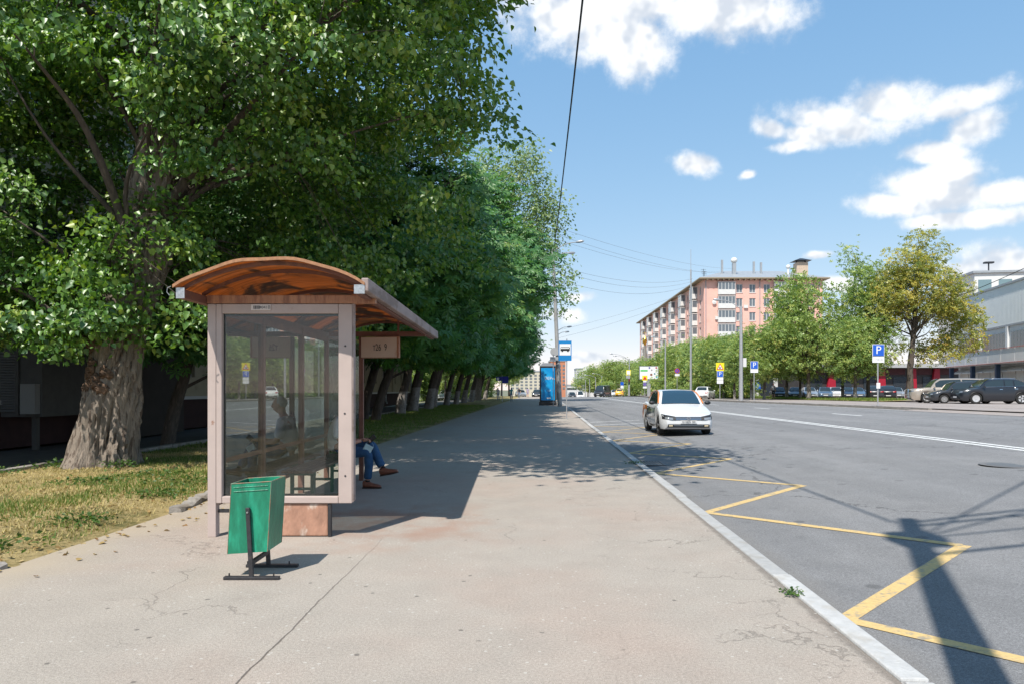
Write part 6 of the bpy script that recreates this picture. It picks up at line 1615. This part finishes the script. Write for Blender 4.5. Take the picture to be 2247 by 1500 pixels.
# traffic light
p7 = PX(1379, 129, 0); e = empty('traffic_light', (p7.x, p7.y, right_z(p7.y)), T, 'traffic light with yellow edged sign beside the taxi', 'traffic light')
g = MB(); g.tube([(0,0,0),(0,0,4.0)], .07, 8); g.build('post', M_post, e)
plate(e, -.45,.45, 3.9, 4.9, M_signyel); plate(e, -.32,.32, 4.05, 4.75, M_signwhite, -.03); plate(e, -.45,.3, 3.3, 3.85, M_signback)
g = MB(); g.lim(-.06,.30,-.2,.05,2.15,3.2); hd_ = g.build('signal_head', M_adframe, e)
for k, m_ in enumerate((M_tail, mat('amber_off',(.15,.08,.01),.3), mat('green_off',(.01,.08,.03),.3))):
    g = MB(); g.lathe([(0,-.23),(.11,-.22),(.12,-.2),(0,-.2)], 12, 'y', (.12,0,3.02-k*.34)); g.build('lens', m_, hd_)
# billboard
p8 = PX(1424, 128, 0); e = empty('billboard', (p8.x, p8.y, right_z(p8.y)), T, 'white roadside billboard with green stripe among the trees', 'billboard')
sc_ = 128/FPX; zb, zt = zat(832,128)-right_z(p8.y), zat(802,128)-right_z(p8.y)
g = MB(); g.lim(-21*sc_, 21*sc_, 0, .35, zb, zt); g.build('frame', mat('billboard_frame',(.16,.17,.18),.6), e)
g = MB(); g.lim(-20*sc_, 20*sc_, -.02, -.004, zb+.12, zt-.12); q = g.build('poster', M_signwhite, e)
g = MB(); g.lim(-18.5*sc_, -3*sc_, -.035, -.021, zb+18*sc_, zb+21.5*sc_); g.build('green_stripe', mat('print_green',(.10,.50,.12),.5), q)
for (x, z, r_, c_) in ((1,26,2,(.12,.10,.35)),(16,26,2,(.45,.08,.10)),(17,6,2,(.02,.35,.42)),(5,11,2.6,(.25,.10,.06)),(12.5,13,1.8,(.05,.20,.22)),(6,21,1.6,(.3,.25,.25))):
    g = MB(); g.lathe([(0,-.036),(r_*sc_,-.036),(r_*sc_,-.022),(0,-.022)], 12, 'y', (x*sc_,0,zb+z*sc_)); g.build('print_spot', mat('print_%d_%d' % (x, z), c_, .5), q)
g = MB(); g.lim(-.3,.3,.05,.3,0,zb); g.build('leg', M_post, e)
# lamp posts along the far pavement
def far_light(label, px, d, ytop, arms, r_=.11, m=M_post, lean=0):
    p = PX(px, d, 0); gz_ = right_z(p.y); return street_light(label, (p.x, p.y, gz_), r_*.7, r_*1.15, zat(ytop, d)-gz_, lean, arms(zat(ytop, d)-gz_), True, m=m)
fl1 = far_light('grey lamp post between the two parking signs', 1626, 62.5, 672, lambda h: [(h-.3, -1.8, .0, h+.55)], .17)
g = MB(); g.lim(.16,.45,-.15,.15,3.1,3.9); g.build('control_box', M_wbal, fl1)
fl2 = far_light('tall thin mast rising above the pink block eaves', 1516, 86, 592, lambda h: [], .13)
g = MB(); hh = zat(592, 86)-right_z(86); g.tube([(0,0,hh),(0,0,hh+2.6)], .03, 6); g.build('antenna', M_post, fl2)
fl3 = far_light('lamp post right of the billboard', 1460, 104, 744, lambda h: [(h-.2,-1.5,0,h+.3)], .12)
fl4 = far_light('double armed lamp post above the traffic light', 1381, 135, 786, lambda h: [(h-.3,-3.2,.0,h+.9), (h-.5,-2.4,.4,h+.5)], .12)
for i, (px, d, yt) in enumerate([(1285,190,832),(1294,178,830),(1307,165,826),(1320,200,822),(1336,215,828)]):
    far_light('%s of the thin distant lamp posts counted from the white tower' % ORD[i], px, d, yt, lambda h: [(h-.2,-2.0,0,h+.4)], .10)
FL5 = C((1222-CX)/FPX*98, 98, 0)
street_light('farther lamp post half hidden by the leaning pole', FL5, .08, .14, zat(690,98), 0, [(9.6,1.4,0,10.3),(9.0,1.1,.3,9.6)])
# pedestrian on the far pavement
walker('man in white shirt and black shorts walking on the far pavement', 1697, 78.5, right_z(78)+.02, 1.80, mat('white_tee',(.68,.64,.64),.85), M_shortsb, mat('red_cap',(.42,.10,.10),.8), 0, skirt=True)
# ---- far buildings at the end of the street
def tower(label, px0, px1, ytop, d, m, rows_, colsn, depth=14, winm=None, ribbon=False, name='office_building'):
    a, b_ = (px0-CX)/FPX*d, (px1-CX)/FPX*d; w = b_-a; zb_ = -8.0; zt_ = zat(ytop, d); e = empty(name, C(a, d, zb_), T, label, 'building'); h = zt_-zb_
    g = MB(); g.lim(0, w, 0, depth, 0, h); g.build('wall', m, e)
    g = MB(); g.lim(-.2, w+.2, -.2, depth+.2, h+.004, h+.6); g.build('roof', M_zincroof, e)
    fh = (h-10)/rows_
    for r_ in range(rows_):
        z0 = 9+fh*r_+fh*.25
        if ribbon:
            g = MB(); g.lim(.03*w, .9*w, -.08, -.003, z0, z0+fh*.5); g.build('ribbon_window', winm or M_winglass, e)
        else:
            for c_ in range(colsn):
                x0 = w*(c_+.22)/colsn; g = MB(); g.lim(x0, x0+w/colsn*.56, -.08, -.003, z0, z0+fh*.55); g.build('window', winm or M_winglass, e)
    return e
M_farglass = mat('far_window', (.16,.18,.20), .3)
M_brickor = mat('orange_brick', (.50,.21,.12), .9, var=.08, vs=.5); M_farwhite = mat('far_white', (.58,.57,.55), .8, var=.04, vs=.3); M_farbeige = mat('far_beige', (.54,.50,.40), .85, var=.05, vs=.3); M_fargrey = mat('far_grey', (.26,.24,.23), .85, var=.08, vs=.3)
tower('orange brick block behind the bus stop post', 1208, 1241, 792, 260, M_brickor, 7, 4, winm=M_farglass)
tower('low white block with dark ribbon windows', 1242, 1268, 845, 330, M_farwhite, 5, 1, winm=M_winglass, ribbon=True)
tower('slim white tower with dark window column', 1265, 1279, 809, 380, M_farwhite, 9, 2, winm=M_farglass)
tower('grey brown block right of the slim tower', 1279, 1299, 814, 420, M_fargrey, 5, 4, winm=M_farglass)
tower('cream apartment block far beyond the junction', 1298, 1332, 810, 430, M_farbeige, 6, 6, winm=M_farglass)
tower('pale long hall in front of the cream block', 1279, 1345, 832, 300, M_farwhite, 2, 8, winm=M_farglass)
tower('distant grey block left of the advertising pillar', 1120, 1200, 815, 330, M_farbeige, 5, 8, winm=M_farglass)
# church with golden dome
CHD = 205.0; CHR = empty('church', C((1415-CX)/FPX*CHD, CHD, -2), T, 'small church spire with golden onion dome above the trees', 'church')
s_ = CHD/FPX; zc = lambda y: zat(y, CHD)+2
g = MB(); g.lathe([(9*s_, 0), (9*s_, zc(800)), (8*s_, zc(796)), (4.6*s_, zc(775)), (2.6*s_, zc(762)), (2.6*s_, zc(757))], 8); g.build('tent_roof', mat('church_shingle',(.20,.19,.17),.8), CHR)
M_gold = mat('gold_leaf', (.72,.42,.08), .22, 1.0)
g = MB(); g.lathe([(2.7*s_, zc(757)), (2.7*s_, zc(753)), (4.6*s_, zc(750)), (5.0*s_, zc(747)), (4.2*s_, zc(743)), (2.0*s_, zc(740)), (.6*s_, zc(737)), (.25*s_, zc(734))], 18); dm = g.build('dome', M_gold, CHR, smooth=60)
g = MB(); g.tube([(0,0,zc(736)),(0,0,zc(727))], .10, 6); g.tube([(-.7,0,zc(731)),(.7,0,zc(731))], .09, 6); g.build('cross', M_gold, dm)
far_g = 'woods behind the junction'
for i, (px, d, s, k, lab) in enumerate([(1290,215,1.25,1,'tree before the slim white tower'),(1308,222,1.3,2,'tree behind the dark grey van'),(1326,228,1.35,0,'tree between van and limes')]):
    l = on(px, d); place(LIME[k], 'lime_tree', lab, l, d, hY(d)-.2, s, i*1.1, .85, False, far_g)
# ---- overhead wires across the street
tg = [('wire', 1225, 500, 59, 1610, 590, 120, .8),('wire', 1222, 515, 59, 1600, 600, 120, .9),('wire', 1220, 525, 59, 1590, 596, 118, 1.0),
      ('wire', 1220, 583, 59, 1520, 612, 86, .9),('wire', 1218, 592, 59, 1520, 618, 86, 1.1),('wire', 1218, 612, 59, 1517, 626, 86, 1.2),
      ('wire', 1222, 725, 98, 1516, 640, 86, .3),('wire', 1222, 742, 98, 1516, 648, 86, .4)]
for i, (nm, px, py, d, px2, py2, d2, sg) in enumerate(tg):
    cable('%s thin wire down from the top of those crossing the street' % ORD[i], PX(px, d, zat(py, d)), PX(px2, d2, zat(py2, d2)), sg, .012, 20, 'wire', 'thin wires crossing the street')
cable('dark cable slanting past the yellowing maple', PX(2060, 66, zat(665, 66)), PX(2330, 52, zat(548, 52)), .25, .03)
a0 = NP + C(0,0,9.7); 
for i, (l, d, z) in enumerate([(22, 21, 8.5), (21, 6.5, 8.8), (21, 13.5, 8.8)]):
    cable('%s cable strung from the near pole over the road' % ORD[i], a0, C(l, d, z), .5, .022)
# ================================================================== grass, weeds, grates
rs = np.random.default_rng(77)
def blades(n, xr, yr, hmean, dens, zf, lean=.5, w=.006):
    x = rs.uniform(*xr, n); y = rs.uniform(*yr, n)
    f = np.array([dens(a, b_) for a, b_ in zip(x, y)]); k = rs.random(n) < f; x, y, f = x[k], y[k], f[k]; n = len(x)
    z = np.array([zf(a, b_) for a, b_ in zip(x, y)])
    h = hmean*rs.uniform(.4, 1.5, n); a = rs.uniform(0, 6.28, n); ln = rs.uniform(.1, lean, n)*h
    b0 = np.stack([x, y, z-.005], 1); dx = np.stack([np.cos(a), np.sin(a), 0*a], 1); sd = np.stack([-np.sin(a), np.cos(a), 0*a], 1)*(w*rs.uniform(.7,1.5,n))[:,None]
    tip = b0 + dx*ln[:,None] + np.array([0,0,1.])*h[:,None]
    V = np.stack([b0-sd, b0+sd, tip], 1).reshape(-1, 3)
    return V, n
def noise2(x, y, s=1.0, o=0.0):
    return .5+.25*(math.sin(x*1.7*s+1.3*math.sin(y*1.1*s+o)+o)+math.sin(y*2.1*s+1.7*math.sin(x*1.3*s)+o*2))*1.0
def grass_obj(name, V, n, m, label):
    me = bpy.data.meshes.new(name); me.from_pydata(V.tolist(), [], [(3*i,3*i+1,3*i+2) for i in range(n)]); me.update()
    at = me.attributes.new('tone', 'FLOAT', 'POINT'); at.data.foreach_set('value', np.repeat(np.clip(rs.normal(.5,.22,n),0,1), 3).astype(np.float32))
    o = link_mesh(name, me, m); tag(o, label, None, None, 'stuff'); return o
M_grass = leafmat('grass_green', [(.07,.13,.025),(.13,.20,.04),(.24,.27,.07)], (1.7,1.7,.8), .3, .6, .3)
M_straw = leafmat('grass_straw', [(.32,.26,.10),(.47,.38,.16),(.58,.48,.25)], (1.2,1.2,.9), .25, .7, .2)
edge = lambda x: max(0, min(1, (-4.55-x)/.5))
V, n = blades(60000, (-8.9,-4.5), (4.5,16), .055, lambda x, y: edge(x)*max(0, min(1, (noise2(x,y,1.0)-.42)*3.2+(.5 if x > -6.2 and y > 8 else 0))), verge_z, .9)
grass_obj('grass', V, n, M_grass, 'patchy green grass on the dry verge')
V, n = blades(52000, (-8.9,-4.5), (4.5,15), .035, lambda x, y: edge(x)*.75, verge_z, 1.6)
grass_obj('dry_grass', V, n, M_straw, 'straw coloured dry grass on the verge')
V, n = blades(46000, (-8.9,-4.5), (16,60), .07, lambda x, y: edge(x)*.9, verge_z, .8, .010)
grass_obj('grass', V, n, M_grass, 'shaded grass under the chestnut row')
rgz = lambda x, y: right_z(y)+.05+.10*math.sin(math.pi*min(1,max(0,(x-27)/6.5)))
V, n = blades(30000, (27,33.5), (57,110), .14, lambda x, y: .9, rgz, .8, .02)
grass_obj('grass', V, n, M_grass, 'mown grass of the far green strip')
# broad leaved weeds
M_weed = leafmat('weed_leaf', [(.035,.085,.018),(.07,.14,.03),(.12,.18,.04)], (1.7,1.8,.8), .3, .5, .4)
def weed(label, x, y, z, h, r_, n, size=.05, name='weed_plant', group=None):
    pos = rs.normal(size=(n,3))*np.array([r_,r_,h*.35])*.5 + np.array([0,0,h*.45]); pos[:,2] = np.abs(pos[:,2])*.9+.005
    nor = rs.normal(size=(n,3))*.5+np.array([0,0,.8]); tip = pos*np.array([1,1,.2])+rs.normal(size=(n,3))*.02
    me = leaf_mesh('leaves', pos, nor, tip, size*rs.uniform(.6,1.3,n), np.clip(rs.normal(.45,.2,n),0,1), 'kite')
    e = empty(name, (x, y, z), 0, label, 'plant', group); link_mesh('leaves', me, M_weed, e)
    g = MB()
    for k in range(6):
        a = 6.28*k/6; g.tube([(0,0,-.01),(r_*.35*math.cos(a), r_*.35*math.sin(a), h*.5),(r_*.6*math.cos(a), r_*.6*math.sin(a), h*.8)], .0025, 4)
    g.build('stem', M_weed, e)
p = C((1752-CX)/FPX*5.0, 1.5*FPX/452, 0); weed('small weed growing beside the near kerb', 1.79, p.y, 0, .05, .08, 46, .032)
p = PX(1410, 1.5*FPX/164, 0); weed('weed tuft at the kerb by the drain grate', 1.80, p.y, 0, .07, .16, 60, .04)
wv = 'leafy weeds on the verge'
for i, (l, d, h, r_, lab) in enumerate([(-5.0,10.4,.16,.55,'low leafy weed patch by the shelter post'),(-5.7,11.0,.14,.5,'leafy weeds in the shade right of the poplar'),(-4.9,9.4,.12,.4,'weed clump at the broken kerb stones'),(-6.75,11.75,.22,.28,'leafy sprout against the foot of the poplar'),(-7.9,11.9,.18,.4,'weeds left of the poplar foot'),(-4.75,6.2,.16,.45,'weed clump at the bottom corner of the verge'),(-5.6,6.9,.14,.4,'grey green weed at the verge edge'),(-8.4,11.0,.16,.5,'tall weeds at the far edge of the verge'),(-6.3,10.2,.10,.4,'scattered weeds mid verge'),(-4.8,7.6,.11,.35,'weed beside the worn verge edge')]):
    p = C(l, d, 0); weed(lab, p.x, p.y, verge_z(p.x, p.y), h, r_, 150, .055, 'weed_plant', wv)
# drain grate
gp = PX(1421, 1.56*FPX/(1012-HY), 0); e = empty('drain_grate', (2.26, gp.y, road_z(2.26, gp.y)), 0, 'iron drain grate at the kerb', 'grate')
g = MB(); g.lim(-.25,.25,-.40,.40,.002,.006); g.build('pit_shade', M_signblack, e)  # flat black sheet stands in for the dark hollow below the bars
g = MB(); g.lim(-.27,.27,-.42,-.37,.007,.022); g.lim(-.27,.27,.37,.42,.007,.022); g.lim(-.27,-.23,-.37,.37,.007,.022); g.lim(.23,.27,-.37,.37,.007,.022); g.build('frame', M_dark, e)
M_iron = mat('worn_iron', (.16,.155,.15), .5, .4, var=.2, vs=20)
for k in range(7):
    g = MB(); g.lim(-.20+k*.062,-.20+k*.062+.030,-.37,.37,.007,.020); g.build('grate_bar', M_iron, e)
# manhole cover in the road
mp_ = PX(2213, 11.9, 0); e = empty('manhole_cover', (mp_.x, mp_.y, road_z(mp_.x, mp_.y)+.004), 0, 'round iron manhole cover in the road', 'manhole cover')
g = MB(); g.lathe([(0,-.002),(.44,-.002),(.44,.002),(0,.002)], 28); g.build('frame', mat('manhole_ring',(.15,.148,.15),.9), e)
g = MB(); g.lathe([(0,.003),(.33,.003),(.33,.005),(0,.005)], 28); g.build('lid', M_iron, e)
# fallen leaves on the verge and along its edge
n = 700; x = rs.uniform(-8.5,-3.9,n); y = rs.uniform(5,13,n); z = np.array([max(verge_z(a,b_) if a < -4.5 else .0, 0)+.008 for a, b_ in zip(x, y)])
nor = rs.normal(size=(n,3))*.3+np.array([0,0,1]); tip = rs.normal(size=(n,3))
me = leaf_mesh('fallen_leaves', np.stack([x,y,z],1), nor, tip, rs.uniform(.03,.07,n), rs.random(n), 'poplar')
M_dead = leafmat('dead_leaf', [(.22,.12,.05),(.36,.25,.10),(.42,.32,.16)], (1,1,1), .15, .8, .2)
o = link_mesh('fallen_leaves', me, M_dead); tag(o, 'dry fallen leaves scattered on the verge', None, None, 'stuff')
